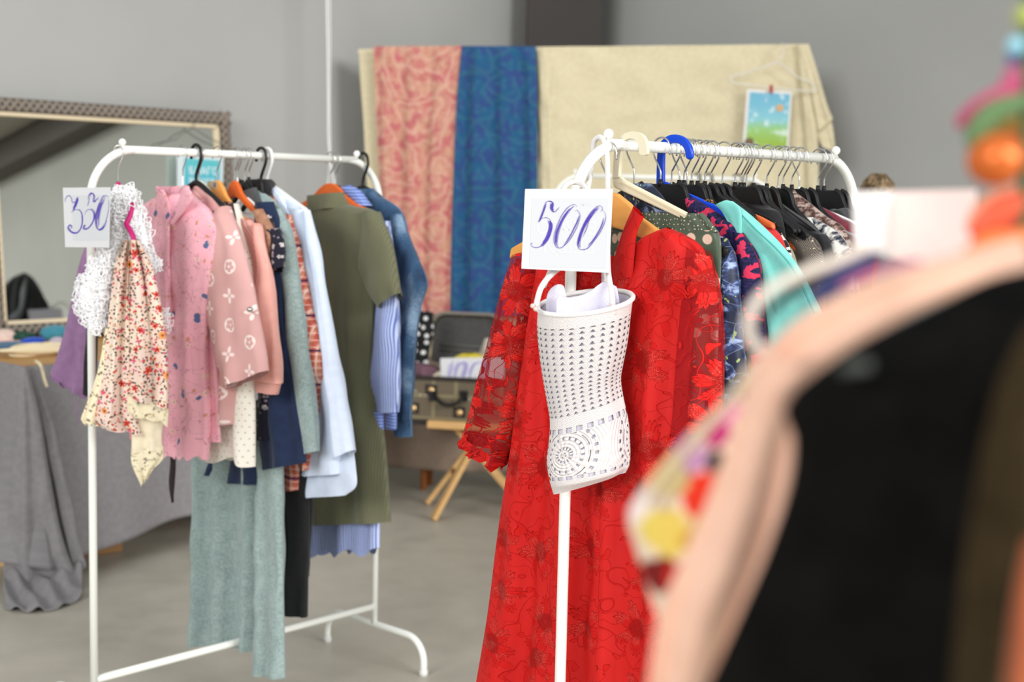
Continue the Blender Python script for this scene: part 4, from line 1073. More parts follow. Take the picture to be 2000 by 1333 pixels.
# the 350 sign
T = thing('price_sign', 'white paper price sign with 350 handwritten in violet on the left rack pole', 'sign', R1.o + A(0, 0, 1.2))
sp = Plane(R1.o + A(0, -.10, 1.3), -.5)
plate('paper', PAPER, [(123, 367), (216, 366), (213, 484), (127.5, 483)], sp, .0012, T)
plate('printed_back', GHOST, [(140, 382), (214.5, 381), (212.5, 470), (143, 470)], sp, .0004, T, off=.0008)
def Z8(pts): return [(100 + x / 5.125, 270 + y / 5.125) for x, y in pts]
pen('handwriting', [(Z8([(140, 640), (150, 600), (180, 575), (205, 600), (215, 640), (240, 640), (268, 600)]), 0.00160, 0), (Z8([(272, 588), (250, 660), (222, 728)]), 0.00228, 4),
    (Z8([(205, 745), (240, 718), (290, 725), (315, 790), (310, 870), (280, 930), (240, 950), (195, 930), (172, 895), (188, 870), (208, 892), (190, 912)]), 0.00160, 4),
    (Z8([(370, 610), (385, 570), (410, 550), (430, 580), (425, 635), (450, 625), (480, 598)]), 0.00160, 3), (Z8([(388, 590), (378, 640), (368, 680)]), 0.00160, 2),
    (Z8([(340, 765), (360, 725), (400, 715), (432, 745), (430, 810), (400, 870), (360, 908), (328, 902), (338, 868), (352, 885)]), 0.00160, 4),
    (Z8([(575, 590), (550, 575), (520, 600), (480, 690), (455, 790), (460, 880), (485, 918), (530, 890), (560, 800), (580, 700), (578, 620)]), 0.00160, 3), (Z8([(545, 590), (500, 690), (478, 800), (472, 895)]), 0.00177, 4)],
    sp, INK, T, off=.0014, seed=3)
# ---------------------------------------------------------------- centre rack
GR2 = 'hangers on the centre rack'
def H2(px, kind, label, **k): return hanger(R2, px, kind, label, group=GR2, **k)
# big flat ivory and blue hangers, traced as boards
def board_hanger(px, label, mat, hook, arm, depth=.008):
    pl = R2.plane(R2.t_of(px))
    o = thing('clothes_hanger', label, 'clothes hanger', pl.at(0, -.1), GR2)
    hook = [tuple(p) for p in crs(hook, 64)]
    plate('hook', mat, hook, pl, depth, o, bev=.003); plate('arm', mat, arm, pl, depth, o, bev=.003)
    return o, pl
RED = lace_red('red_lace', False); REDS = lace_red('red_lace_sheer', True)
tred = R2.t_of(1188)
pr = R2.plane(tred)
hanger(R2, 1188, 'wood', 'light wooden hanger holding the red lace dress', group=GR2, plane=Plane(R2.p(tred, 1.485), R2.a - PI / 2), width=.46, flip=-1)
T = thing('dress', 'long red lace dress with sheer flared sleeves at the front of the centre rack', 'dress', R2.p(tred, .3))
cloth('back', RED, [(1022, 500), (1022, 640), (1005, 800), (985, 1000), (960, 1345)], [(1386, 500), (1350, 600), (1342, 800), (1350, 1000), (1365, 1345)], pr, T, thick=.006, amp=.012, n=3, seed=100, off=-.035)
cloth('front', RED, [(1062, 470), (1042, 560), (1030, 640), (1012, 760), (996, 880), (972, 1040), (952, 1200), (928, 1345)], [(1120, 500), (1112, 560), (1128, 650), (1160, 740), (1195, 860), (1200, 1000), (1198, 1180), (1196, 1345)], pr, T, thick=.014, amp=.013, n=2.4, seed=101, off=.012)
cloth('front', RED, [(1304, 444), (1244, 474), (1216, 540), (1186, 610), (1168, 720), (1162, 860), (1160, 1040), (1150, 1345)], [(1312, 448), (1374, 488), (1376, 560), (1356, 640), (1348, 740), (1346, 880), (1352, 1040), (1368, 1345)], pr, T, thick=.02, amp=.012, n=2.3, seed=102, off=.022)
cloth('collar_band', RED, [(1238, 403), (1221, 440), (1204, 490), (1192, 540), (1178, 604)], [(1258, 424), (1243, 456), (1239, 500), (1234, 545), (1214, 606)], pr, T, thick=.004, amp=.003, n=1, seed=103, off=.042)
cloth('sleeve', REDS, [(1004, 500), (988, 560), (967, 640), (947, 730), (928, 810), (912, 857)], [(1060, 490), (1044, 560), (1034, 640), (1022, 740), (1004, 840), (986, 914)], pr, T, thick=.030, amp=.014, n=2.4, seed=104, off=-.004, hem=.012, hemn=5)
cloth('sleeve_edge', RED, [(916, 842), (910, 860)], [(989, 896), (984, 916)], pr, T, thick=.033, amp=.016, n=2.4, seed=104, off=-.004, hem=.008, hemn=12)
cloth('sleeve', REDS, [(1346, 478), (1338, 560), (1332, 660), (1326, 780), (1312, 900)], [(1386, 500), (1400, 570), (1407, 660), (1410, 760), (1410, 900)], pr, T, thick=.03, amp=.008, n=1.8, seed=105, off=.016)
# ivory hanger and dotted trousers
IV, pi_ = board_hanger(1216, 'big ivory plastic hanger holding the green dotted trousers', IVORYP,
    [(1198, 350), (1203, 285), (1211, 270), (1224, 260), (1240, 257), (1255, 262), (1264, 276), (1266, 300), (1258, 304), (1251, 300), (1249, 282), (1240, 272), (1226, 273), (1217, 285), (1211, 340), (1214, 350)],
    [(1197, 345), (1213, 343), (1222, 352), (1344, 416), (1338, 430), (1200, 366)])
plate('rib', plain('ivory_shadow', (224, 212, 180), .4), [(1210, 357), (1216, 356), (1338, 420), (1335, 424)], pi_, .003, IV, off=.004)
GD1 = dots('green_small_dots', (82, 96, 78), (222, 204, 184),   .0085, .14, .5, jit=.5)
GD2 = dots('green_big_dots', (80, 96, 78), (232, 202, 182), .034, .26, .4, jit=.75)
T, pl = garm('trousers', 'dark green satin trousers with beige dots behind the red dress', 'trousers', R2, 1222)
cloth('waistband', GD1, [(1190, 415), (1184, 452)], [(1374, 417), (1404, 454)], pl, T, thick=.016, amp=.003, n=12, seed=110, tp=.0, wr=.002)
cloth('legs', GD2, [(1186, 450), (1188, 560), (1195, 760)], [(1402, 450), (1408, 490), (1402, 640), (1396, 760)], pl, T, thick=.022, amp=.006, n=2, seed=111, off=-.003)
# navy floral top
T, pl = garm('top', 'navy top with dark floral print tucked behind the ivory hanger', 'top', R2, 1240)
cloth('body', iris_print('navy_leaf_print', (24, 30, 48), (44, 58, 84), (120, 134, 164), (170, 180, 110), 26), [(1218, 362), (1220, 400), (1222, 480)], [(1270, 358), (1300, 395), (1320, 450)], pl, T, thick=.02, amp=.006, n=2, seed=112)
H2(1240, 'velvet', 'dark velvet hanger under the navy floral top', flip=-1)
# blue iris dress
T, pl = garm('dress', 'navy dress with pale blue iris flowers and yellow-green leaves', 'dress', R2, 1262)
cloth('body', iris_print('iris_print'), [(1330, 440), (1360, 520), (1380, 640), (1380, 800)], [(1400, 455), (1428, 500), (1440, 640), (1446, 800)], pl, T, thick=.022, amp=.006, n=1.6, seed=113)
cloth('sleeve', iris_print('iris_print'), [(1404, 462), (1408, 540), (1412, 640), (1418, 740)], [(1420, 466), (1437, 510), (1446, 610), (1456, 740)], pl, T, thick=.024, amp=.005, n=1, seed=114, off=.012)
H2(1292, 'plate', 'black flat hanger with steel hook right behind the navy floral top', width=.36, flip=-1, end=(1400, 455))
# blue board hanger
board_hanger(1302, 'bright blue plastic hanger in the middle of the centre rack', BLUEP,
    [(1283, 364), (1285, 300), (1290, 280), (1304, 266), (1322, 263), (1340, 270), (1352, 288), (1354, 306), (1348, 312), (1341, 308), (1338, 292), (1326, 281), (1308, 282), (1299, 296), (1298, 364)],
    [(1284, 352), (1304, 356), (1328, 370), (1420, 410), (1418, 428), (1400, 424), (1320, 384), (1284, 366)])
# navy and red lace dress
T, pl = garm('dress', 'navy lace dress over bright pinkish red lining', 'dress', R2, 1288)
NLM = navy_lace()
cloth('body', NLM, [(1338, 390), (1360, 440), (1400, 520), (1405, 640), (1405, 780)], [(1352, 386), (1412, 424), (1452, 470), (1462, 640), (1466, 780)], pl, T, thick=.02, amp=.005, n=1.4, seed=115)
cloth('sleeve', NLM, [(1432, 452), (1440, 520), (1446, 620), (1456, 720)], [(1450, 456), (1480, 510), (1490, 600), (1500, 720)], pl, T, thick=.026, amp=.005, n=1, seed=116, off=.014)
H2(1314, 'velvet', 'white velvet hanger beside the navy lace dress', color=WHITEP, end=(1412, 426))
for px, lb in ((1329, 'second black flat hanger along the centre rack, by the blue hanger'), (1338, 'third black flat hanger along the centre rack, close behind the second')): H2(px, 'plate', lb, end=(1438, 452), flip=1 if px == 1338 else -1)
H2(1344, 'velvet', 'white hanger half hidden behind the blue plastic hanger', color=WHITEP, flip=-1, end=(1442, 442))
# turquoise jacket
TQ = fabric('turquoise_cloth', (136, 218, 208), (126, 210, 202), .8, 60, .1, .15, 7)
T, pl = garm('jacket', 'plain turquoise jacket with a small collar on the centre rack', 'jacket', R2, 1306)
cloth('body', TQ, [(1424, 440), (1440, 520), (1448, 620), (1452, 760)], [(1470, 440), (1520, 500), (1552, 620), (1560, 760)], pl, T, thick=.03, amp=.006, n=1.6, seed=117)
cloth('sleeve', TQ, [(1412, 396), (1424, 432), (1456, 486), (1484, 560), (1502, 640), (1520, 760)], [(1430, 393), (1470, 424), (1520, 472), (1560, 522), (1592, 580), (1650, 700)], pl, T, thick=.014, amp=.005, n=1.2, seed=119, off=.014)
m = MB(); m.tube(crs([pl.shift(.030).hit(*p) for p in ((1449, 420), (1480, 452), (1520, 490), (1552, 532), (1590, 612))], 40), .0012, 6); m.build('seam', plain('turquoise_seam', (92, 178, 172), .8), T)
cloth('collar', TQ, [(1398, 402), (1410, 414), (1424, 440), (1440, 476)], [(1420, 391), (1436, 397), (1448, 416), (1450, 478)], pl, T, thick=.006, amp=.001, n=1, seed=120, off=.032)
for k, px in enumerate((1353, 1365, 1379)): H2(px, 'plate', ('fourth', 'fifth', 'sixth')[k] + ' black flat hanger along the centre rack, in the run behind the blue hanger', end=(1462 + 4 * k, 432))
T, pl = garm('sweater', 'fluffy white sweater collar with gold beads behind the turquoise jacket', 'sweater', R2, 1318)
cloth('collar', fabric('fluffy_white', (236, 230, 214), (220, 214, 196)), [(1386, 408), (1400, 430), (1408, 460)], [(1412, 404), (1434, 430), (1440, 460)], pl, T, thick=.02, amp=.006, n=4, seed=121, wr=.004)
rg = random.Random(8)
for k in range(26): m = MB(); m.ball(pl.hit(1392 + rg.random() * 14, 391 + rg.random() * 9) + pl.N * (.02 + rg.random() * .006), .0022, 7, 5); m.build('bead', plain('gold_beads', (150, 116, 60), .35, metal=.8), T)
H2(1390, 'wood', 'orange hanger holding the red blouse on the centre rack', color=plain('bright_orange', (236, 112, 56), .4), end=(1512, 440))
# red blouse
T, pl = garm('blouse', 'plain scarlet red blouse on the orange hanger', 'blouse', R2, 1396)
cloth('body', fabric('scarlet_cloth', (216, 52, 50), (200, 40, 44)), [(1460, 428), (1478, 470), (1490, 560), (1500, 700)], [(1500, 436), (1530, 474), (1545, 560), (1560, 700)], pl, T, thick=.02, amp=.005, n=1, seed=122)
T, pl = garm('blouse', 'black and white animal print blouse behind the scarlet blouse', 'blouse', R2, 1404)
cloth('body', scatter('mono_animal', (230, 224, 214), [((30, 28, 30), 90, 2, .009, .8)]), [(1505, 450), (1515, 520), (1520, 640)], [(1526, 456), (1546, 500), (1552, 640)], pl, T, thick=.014, amp=.003, n=1, seed=123)
H2(1413, 'wire', 'black wire hanger in the middle of the centre rack', color=BLACKP, end=(1512, 442))
for k, px in enumerate((1438, 1449)): H2(px, 'plate', ('black flat hanger just past the black wire hanger', 'black flat hanger second past the black wire hanger')[k], end=(1548 + 8 * k, 456))
T, pl = garm('t_shirt', 'black shirt with a small white print behind the turquoise jacket', 'shirt', R2, 1430)
cloth('body', fabric('black_jersey', (26, 26, 28), (32, 32, 34)), [(1450, 396), (1458, 430), (1470, 640)], [(1500, 402), (1530, 440), (1545, 640)], pl, T, thick=.016, amp=.004, n=1, seed=124)
plate('print', WHITEP, [(1452, 412), (1464, 410), (1462, 417), (1458, 416), (1457, 422)], pl, .001, T, off=.018)
# brown velvet with orange hanger end
H2(1460, 'wood', 'orange hanger whose tip shows below the brown velvet top', color=ORANGEP, width=.5, end=(1556, 478))
T, pl = garm('top', 'dark brown velvet top over an orange hanger tip', 'top', R2, 1462)
cloth('shoulder', fabric('brown_velvet', (56, 34, 34), (74, 46, 46)), [(1514, 446), (1530, 470), (1544, 480)], [(1530, 444), (1550, 458), (1559, 476)], pl, T, thick=.02, amp=.003, n=1, seed=125)
# tweed jacket
T, pl = garm('jacket', 'grey tweed jacket flecked with gold thread', 'jacket', R2, 1470)
TW = tweed()
cloth('shoulder', TW, [(1504, 428), (1530, 460), (1558, 510), (1570, 640)], [(1512, 424), (1560, 448), (1604, 492), (1610, 640)], pl, T, thick=.022, amp=.003, n=1, seed=126)
H2(1455, 'plate', 'black flat hanger third past the black wire hanger', width=.42, end=(1572, 464))
H2(1474, 'plate', 'black flat hanger by the tweed jacket', width=.42, end=(1590, 482))
# black ruffle top
T, pl = garm('top', 'black top with a ruffled strap on the centre rack', 'top', R2, 1486)
cloth('strap', fabric('black_ruffle', (24, 24, 26), (38, 38, 42)), [(1476, 372), (1500, 400), (1540, 432), (1572, 460)], [(1490, 374), (1530, 402), (1568, 430), (1596, 452)], pl, T, thick=.02, amp=.008, n=4, seed=127, tp=0, wr=.003)
cloth('body', fabric('black_ruffle', (24, 24, 26), (38, 38, 42)), [(1560, 450), (1580, 500), (1590, 640)], [(1598, 452), (1622, 480), (1632, 640)], pl, T, thick=.02, amp=.006, n=2, seed=128)
H2(1500, 'plate', 'shiny black hanger with a notched tip under the ruffled top', width=.48, end=(1606, 472))
# mono floral
T, pl = garm('blouse', 'white blouse with big navy flower outlines near the far end', 'blouse', R2, 1508)
cloth('body', iris_print('mono_floral', (232, 228, 220), (34, 42, 62), (30, 36, 56), (150, 140, 126), 22), [(1572, 428), (1604, 470), (1630, 540), (1636, 640)], [(1586, 424), (1640, 458), (1664, 510), (1668, 640)], pl, T, thick=.022, amp=.004, n=1, seed=129)
# snake print
SN = snake()
T, pl = garm('shirt', 'snakeskin print shirt with pointed collar near the far end of the centre rack', 'shirt', R2, 1522)
cloth('body', SN, [(1520, 400), (1560, 440), (1620, 490), (1640, 640)], [(1556, 378), (1610, 420), (1660, 468), (1690, 640)], pl, T, thick=.022, amp=.003, n=1, seed=130)
cloth('collar', SN, [(1544, 371), (1530, 388), (1528, 404)], [(1550, 371), (1562, 388), (1572, 404)], pl, T, thick=.01, amp=.001, n=1, seed=131, off=.016)
cloth('collar', SN, [(1514, 373), (1510, 384), (1522, 402)], [(1526, 368), (1532, 386), (1530, 404)], pl, T, thick=.01, amp=.001, n=1, seed=132, off=.010)
H2(1522, 'wire', 'twisted silver wire hanger in the snakeskin shirt', color=CHROME)
# maroon, grey, turquoise at the end
T, pl = garm('sweater', 'maroon sweater behind the snakeskin shirt', 'sweater', R2, 1556)
cloth('body', fabric('maroon_knit', (128, 48, 62), (112, 38, 52)), [(1584, 400), (1620, 440), (1660, 520), (1670, 640)], [(1592, 398), (1640, 425), (1690, 470), (1700, 640)], pl, T, thick=.022, amp=.003, n=1, seed=133)
T, pl = garm('sweater', 'charcoal sweater over a hanger behind the maroon one', 'sweater', R2, 1580)
cloth('body', fabric('charcoal_knit', (70, 72, 74), (60, 62, 64)), [(1618, 412), (1650, 440), (1680, 640)], [(1630, 408), (1668, 428), (1700, 640)], pl, T, thick=.02, amp=.003, n=1, seed=134)
T, pl = garm('scarf', 'small coral and grey scarf tip beside the last black hangers', 'scarf', R2, 1600)
cloth('tip', fabric('coral_cloth', (216, 92, 92)), [(1622, 410), (1624, 416)], [(1628, 404), (1636, 416)], pl, T, thick=.006, amp=.001, n=1, seed=135)
cloth('body', fabric('grey_cloth', (150, 150, 146)), [(1632, 412), (1650, 430)], [(1650, 412), (1690, 440)], pl, T, thick=.01, amp=.001, n=1, seed=136)
T, pl = garm('top', 'bit of turquoise cloth at the far end of the centre rack', 'top', R2, 1610)
cloth('body', fabric('deep_turquoise', (40, 160, 190)), [(1656, 432), (1664, 440), (1680, 560)], [(1668, 428), (1684, 440), (1700, 560)], pl, T, thick=.012, amp=.001, n=1, seed=137)
for px, kd, lb in ((1532, 'plate', 'black flat hanger just past the twisted wire hanger'), (1549, 'plate', 'black flat hanger second past the twisted wire hanger'), (1563, 'wire', 'white coated wire hanger near the far end of the centre rack'),
               (1600, 'plate', 'last but one black flat hanger at the far end of the centre rack'), (1612, 'plate', 'last black flat hanger at the far end of the centre rack')):
    H2(px, kd, lb, end={1532: (1648, 474), 1549: (1655, 470), 1563: (1672, 446)}.get(px, (1735, 480)), flip=-1 if kd == 'wire' else 1)

# ---- crochet bag on the front pole
Yb = R2.o[1] - .075
pb = Plane(at_y(1140, 760, Yb), .05)
BAG = thing('handbag', 'white crochet handbag hanging on the front pole of the centre rack', 'bag', at_y(1140, 970, Yb))
Lb = [(1051, 604), (1049, 640), (1053, 690), (1060, 740), (1068, 785), (1074, 825), (1072, 865), (1068, 900), (1073, 938), (1081, 966)]
Rb = [(1236, 578), (1232, 612), (1226, 665), (1217, 712), (1213, 742), (1219, 782), (1228, 824), (1231, 872), (1230, 905), (1222, 924)]
def bag_mesh(shrink, zt0, name, mat, uvmode=True, d0=.042):
    Lp = crs(np.array([pb.uz(*p) for p in Lb]), 120); Rp = crs(np.array([pb.uz(*p) for p in Rb]), 120)
    i0 = int(zt0 * 119); nc = 96; V = []; U = []
    for i in range(i0, 120):
        t = i / 119; mid = (Lp[i] + Rp[i]) / 2; hw = (Rp[i] - Lp[i]) / 2 * shrink
        dp = (d0 * (1 - t) ** .6 * .9 + .022) * (shrink if shrink > .98 else .9)
        if t > .93: dp *= max(.3, 1 - (t - .93) * 9)
        for k in range(nc + 1):
            a = 2 * PI * k / nc
            c_ = math.cos(a); s_ = math.sin(a)
            p = mid - hw * c_
            dz = -.013 * s_ * (1 - t) ** 4 if True else 0
            fold = .010 * math.exp(-((k / nc * 2 - .82) / .10) ** 2) * (1 if t > .35 else t / .35) * (1 if s_ > 0 else 0)
            bulge = .006 * math.sin(7 * t + 1) * s_
            V.append(pb.at(p[0], p[1] + dz, dp * s_ - fold + bulge)); U.append((k / nc * 2, t))
    n = 120 - i0; m = nc + 1
    f = [(i * m + k, i * m + k + 1, (i + 1) * m + k + 1, (i + 1) * m + k) for i in range(n - 1) for k in range(nc)]
    o = MB().add(V, f, U).build(name, mat, BAG); return V[:nc]
rim = bag_mesh(1.0, 0, 'body', crochet())
LINING = fabric('lilac_white_lining', (232, 228, 244), (224, 220, 238), .7)
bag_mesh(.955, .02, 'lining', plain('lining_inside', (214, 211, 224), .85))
m = MB(); m.tube(rim, .0042, 8, closed=True); m.build('rim', plain('white_cord', (246, 244, 242), .85, sheen=.2), BAG)
cloth('lining_flap', LINING, [(1066, 590), (1070, 572), (1080, 560), (1092, 555), (1102, 560), (1104, 572)], [(1068, 622), (1078, 624), (1086, 624), (1094, 622), (1102, 620), (1106, 616)], pb, BAG, thick=.0016, amp=.004, n=.7, off=.002, seed=140)
cloth('lining_flap', LINING, [(1087, 582), (1092, 574), (1104, 581), (1131, 578), (1154, 568), (1172, 554), (1184, 551), (1204, 560)], [(1086, 626), (1096, 632), (1112, 636), (1136, 636), (1160, 632), (1182, 626), (1198, 620), (1212, 612)], pb, BAG, thick=.0016, amp=.004, n=.7, off=.020, seed=141)
ROPE = None
g = Graph('white_rope'); tw = g.sin(g.v * 1900.0 + g.u * 210.0) * g.sin(g.v * 1900.0 - g.u * 210.0); ROPE = g.out((246, 243, 240), .9, bump=tw, bs=.35, bd=.002, sheen=.2)
def rope(pts, r, name): m = MB(); m.tube(crs(pts, 90), r, 10); return m.build(name, ROPE, BAG)
yb = lambda x, y, d=0: pb.shift(d).hit(x, y)
pk = R2.p(.125 * .72, R2.z)
def nearp(x, y, d=0): return at_y(x, y, pk[1] + d)
rope([yb(1197, 606, .046), yb(1194, 570, .040), yb(1188, 530, .005), nearp(1187, 460, -.03), nearp(1187, 380, -.02), nearp(1186, 310, -.016), nearp(1181, 279, -.012), nearp(1171, 268, .002), nearp(1160, 278, .014), nearp(1158, 310, .018), nearp(1152, 345, .0), yb(1145, 390, .0), yb(1140, 460, .0), yb(1120, 505, .0), yb(1084, 530, .012), yb(1058, 560, .034), yb(1046, 600, .036)], .0048, 'strap')
rope([yb(1180, 580, -.05), yb(1178, 500, -.02), yb(1160, 400, .0), yb(1148, 374, -.01), yb(1135, 359, -.045), yb(1120, 356, -.055), yb(1106, 362, -.03), yb(1099, 378, .0), yb(1098, 420, .0), yb(1085, 500, -.01), yb(1062, 560, -.04)], .0046, 'strap')
for x, y in ((1196, 598), (1201, 604), (1193, 608), (1040, 598), (1046, 604), (1200, 612)): m = MB(); m.ball(yb(x, y, .05), .0042, 9, 6); m.build('strap_bead', plain('glass_bead', (226, 200, 190), .2, spec=.6), BAG)
# the 500 sign
T = thing('price_sign', 'white paper price sign with 500 handwritten in violet above the crochet bag', 'sign', R2.o + A(0, 0, 1.3))
sp = Plane(at_y(1108, 450, R2.o[1] - .115), .10)
def Z5(pts): return [(1010 + x / 5.125, 340 + y / 5.125) for x, y in pts]
plate('paper', PAPER, Z5([(80, 150), (960, 148), (920, 990), (42, 948)]), sp, .0012, T)
plate('printed_back', GHOST, Z5([(150, 240), (910, 236), (890, 950), (120, 930)]), sp, .0004, T, off=.0008)
qs = sp
for body, size, x, y in (('25 НОЯБ', .0085, 822, 325), ('17:00', .0085, 815, 405), ('БЛАГО', .030, 800, 610), ('ВЕЩИ', .030, 785, 800)):
    a = qs.uz(*Z5([(x, y)])[0]); text_mesh('show_through_letters', body, size, qs, a[0], a[1], GHOST2, T, off=.0012, mirror=True)
pen('handwriting', [
    (Z5([(275, 300), (300, 276), (335, 274), (358, 300), (350, 350), (365, 380), (395, 366), (420, 332)]), 0.00057, 5), (Z5([(350, 290), (346, 340), (362, 376)]), 0.00104, 8),
    (Z5([(285, 300), (258, 380), (235, 440), (216, 486)]), 0.00078, 9),
    (Z5([(216, 486), (240, 450), (285, 438), (325, 455), (347, 510), (338, 580), (302, 660), (250, 715), (195, 738), (150, 726), (136, 700), (148, 690), (150, 706)]), 0.00060, 1),
    (Z5([(322, 470), (335, 520), (318, 600), (285, 670), (235, 728)]), 0.00117, 17),
    (Z5([(595, 330), (585, 310), (555, 308), (500, 345), (440, 430), (390, 550), (368, 650), (383, 715), (420, 742), (470, 720), (540, 640), (600, 530), (630, 430), (620, 385), (598, 364), (573, 372)]), 0.00050, 2),
    (Z5([(570, 318), (510, 370), (445, 470), (400, 580), (388, 680), (408, 730)]), 0.00078, 11), (Z5([(560, 330), (470, 450), (425, 560), (405, 660), (412, 738)]), 0.00050, 1), (Z5([(624, 420), (590, 500), (530, 620), (465, 716)]), 0.00057, 7),
    (Z5([(830, 380), (850, 350), (835, 320), (800, 325), (740, 380), (680, 470), (630, 580), (602, 680), (613, 740), (650, 757), (710, 735), (780, 650), (840, 560), (882, 450), (876, 390), (845, 352)]), 0.00050, 2),
    (Z5([(812, 334), (745, 400), (680, 500), (636, 600), (616, 690), (628, 740)]), 0.00088, 13), (Z5([(820, 345), (730, 450), (690, 560), (650, 640)]), 0.00050, 2), (Z5([(868, 440), (832, 540), (770, 645), (700, 730)]), 0.00052, 7)],
    sp, INK, T, off=.0018, seed=5)
# ---------------------------------------------------------------- back of the room: screen with hanging cloths, suitcase, third rack
RA = at_y(700, 97, 6.95); RB = at_y(1580, 91, 6.75)
ra = math.atan2(RB[1] - RA[1], RB[0] - RA[0])
rp_ = Plane(RA * A(1, 1, 0) + A(0, 0, 1.2), ra)
RZ = (RA[2] + RB[2]) / 2 - .012
T = thing('display_frame', 'tall frame whose top rail carries the cream cloth and scarves at the back', 'frame', RA * A(1, 1, 0))
m = MB(); a_, b_ = RA * A(1, 1, 0) + A(0, 0, RA[2] - .012), RB * A(1, 1, 0) + A(0, 0, RB[2] - .012); dd = (b_ - a_) / np.linalg.norm(b_ - a_)
m.tube([a_ - dd * .0, b_ + dd * .0], .014, 12); m.build('top_rail', WHITE_METAL, T)
for p in (a_ + dd * .06, b_ - dd * .10):
    p = p - rp_.N * .02
    m = MB(); m.tube([A(p[0], p[1], .03), p], .014, 12); m.build('post', WHITE_METAL, T)
    m = MB(); m.bar(A(p[0], p[1], .015) - rp_.N * .28, A(p[0], p[1], .015) + rp_.N * .18, .04, .03); m.build('foot', WHITE_METAL, T, smooth=False)
CREAM = fabric('cream_linen', (217, 206, 174), (210, 198, 164), .9, 420, .35, .1, 3)
T = thing('fabric_length', 'large cream linen cloth draped over the rail at the back of the room', 'cloth', rp_.at(1, -1))
cloth('panel', CREAM, [(701, 96), (704, 160), (710, 240), (714, 320), (722, 430), (732, 560), (740, 700)], [(1578, 86), (1590, 150), (1597, 230), (1597, 310), (1594, 400), (1590, 540), (1590, 700)], rp_, T, thick=.010, amp=.012, n=5, seed=200, res=.02, tp=.5, wr=.002, off=.018)
cloth('back_panel', CREAM, [(703, 100), (716, 330), (740, 700)], [(1576, 92), (1590, 300), (1588, 700)], rp_, T, thick=.006, amp=.01, n=4, seed=201, res=.03, off=-.03)
cloth('corner_fold', CREAM, [(1556, 88), (1576, 150), (1588, 210), (1596, 258)], [(1580, 86), (1600, 150), (1616, 205), (1627, 232)], rp_, T, thick=.012, amp=.010, n=1.6, seed=202, off=.045)
cloth('corner_fold', CREAM, [(1590, 240), (1594, 262), (1606, 288)], [(1622, 226), (1628, 256), (1632, 296)], rp_, T, thick=.016, amp=.008, n=1, seed=203, off=.02)
cloth('long_fold', CREAM, [(1556, 90), (1566, 200), (1574, 320), (1574, 420)], [(1574, 88), (1592, 200), (1599, 300), (1599, 400)], rp_, T, thick=.02, amp=.006, n=1, seed=204, off=.032)
cloth('selvedge', CREAM, [(1050, 92), (1054, 250), (1056, 400), (1058, 600)], [(1070, 92), (1078, 250), (1082, 400), (1086, 600)], rp_, T, thick=.008, amp=.004, n=1, seed=205, off=.034)
PSL = paisley('pink_paisley', (198, 148, 124), (186, 102, 104), (210, 166, 146), 6.0)
T = thing('scarf', 'pink and beige paisley scarf hanging over the cream cloth', 'scarf', rp_.at(.3, -.8))
cloth('panel', PSL, [(729, 91), (732, 160), (735, 240), (740, 340), (748, 450), (756, 612)], [(902, 90), (898, 160), (890, 240), (886, 340), (882, 450), (879, 614)], rp_, T, thick=.010, amp=.018, n=3.2, seed=206, res=.016, tp=.35, off=.075)
BSL = paisley('blue_paisley', (18, 84, 124), (40, 66, 124), (44, 100, 126), 9)
T = thing('scarf', 'deep blue patterned scarf hanging beside the pink paisley one', 'scarf', rp_.at(.6, -.8))
cloth('panel', BSL, [(902, 90), (893, 180), (888, 280), (884, 400), (881, 500), (880, 616)], [(1047, 91), (1050, 180), (1050, 280), (1050, 400), (1050, 500), (1052, 616)], rp_, T, thick=.010, amp=.020, n=3.0, seed=207, res=.016, tp=.3, off=.080)
# clear wire hanger with the print in a sleeve
hq = rp_.shift(.10)
T = thing('wire_hanger', 'clear pale hanger hooked on the back rail above the colourful print', 'clothes hanger', hq.hit(1515, 180))
CLR = plain('clear_plastic', (226, 222, 214), .2, spec=.6)
m = MB(); m.tube(crs([rp_.shift(-.02).hit(1518, 96), rp_.shift(.02).hit(1526, 84), hq.hit(1531, 90), hq.hit(1529, 105), hq.hit(1520, 118)], 24), .003, 7); m.build('hook', CLR, T)
m = MB(); m.tube(crs([hq.hit(*p) for p in ((1520, 120), (1495, 130), (1470, 138), (1455, 144), (1432, 148), (1428, 156), (1436, 162), (1510, 172), (1585, 178), (1592, 170), (1578, 158), (1560, 152), (1540, 136), (1520, 120))], 80), .0032, 7); m.build('shoulder_wire', CLR, T)
T = thing('poster', 'small turquoise and green print in a clear sleeve clipped under the pale hanger', 'poster', hq.hit(1500, 290))
plate('sleeve', plain('film_white', (226, 224, 222), .3), [(1459, 174), (1547, 179), (1540, 293), (1450, 288)], hq, .002, T, off=-.01)
g = Graph('meadow_print'); x, y, z = g.sep(g.obj); n_ = g.noise(g.uv, 22, 3.0)
k_ = z + (n_ - .5) * .06
MEADOW = g.out(g.mix(g.step(n_, .54, .66) * .6, g.ramp(g.step(k_, -.02, .25), [(0, (150, 178, 56)), (.35, (150, 196, 120)), (.6, (136, 196, 206)), (1, (112, 178, 204))]), (226, 238, 236)), .5)
plate('print', MEADOW, [(1465, 180), (1543, 184), (1536, 291), (1456, 287)], hq, .0015, T, off=-.0075)
q = hq.shift(-.005)
for k in range(8):
    c_ = q.hit(1523, 211); m = MB(); m.ball(c_ + q.U * .011 * math.cos(k * PI / 4) + q.Z * .011 * math.sin(k * PI / 4), .006, 8, 5, (1, .3, 1)); m.build('printed_petal', plain('flower_orange', (236, 176, 96), .6), T)
m = MB(); m.ball(q.hit(1464, 277), .02, 12, 6, (1, .15, .9), .2); m.build('printed_bloom', plain('bloom_brown', (120, 96, 70), .6), T)
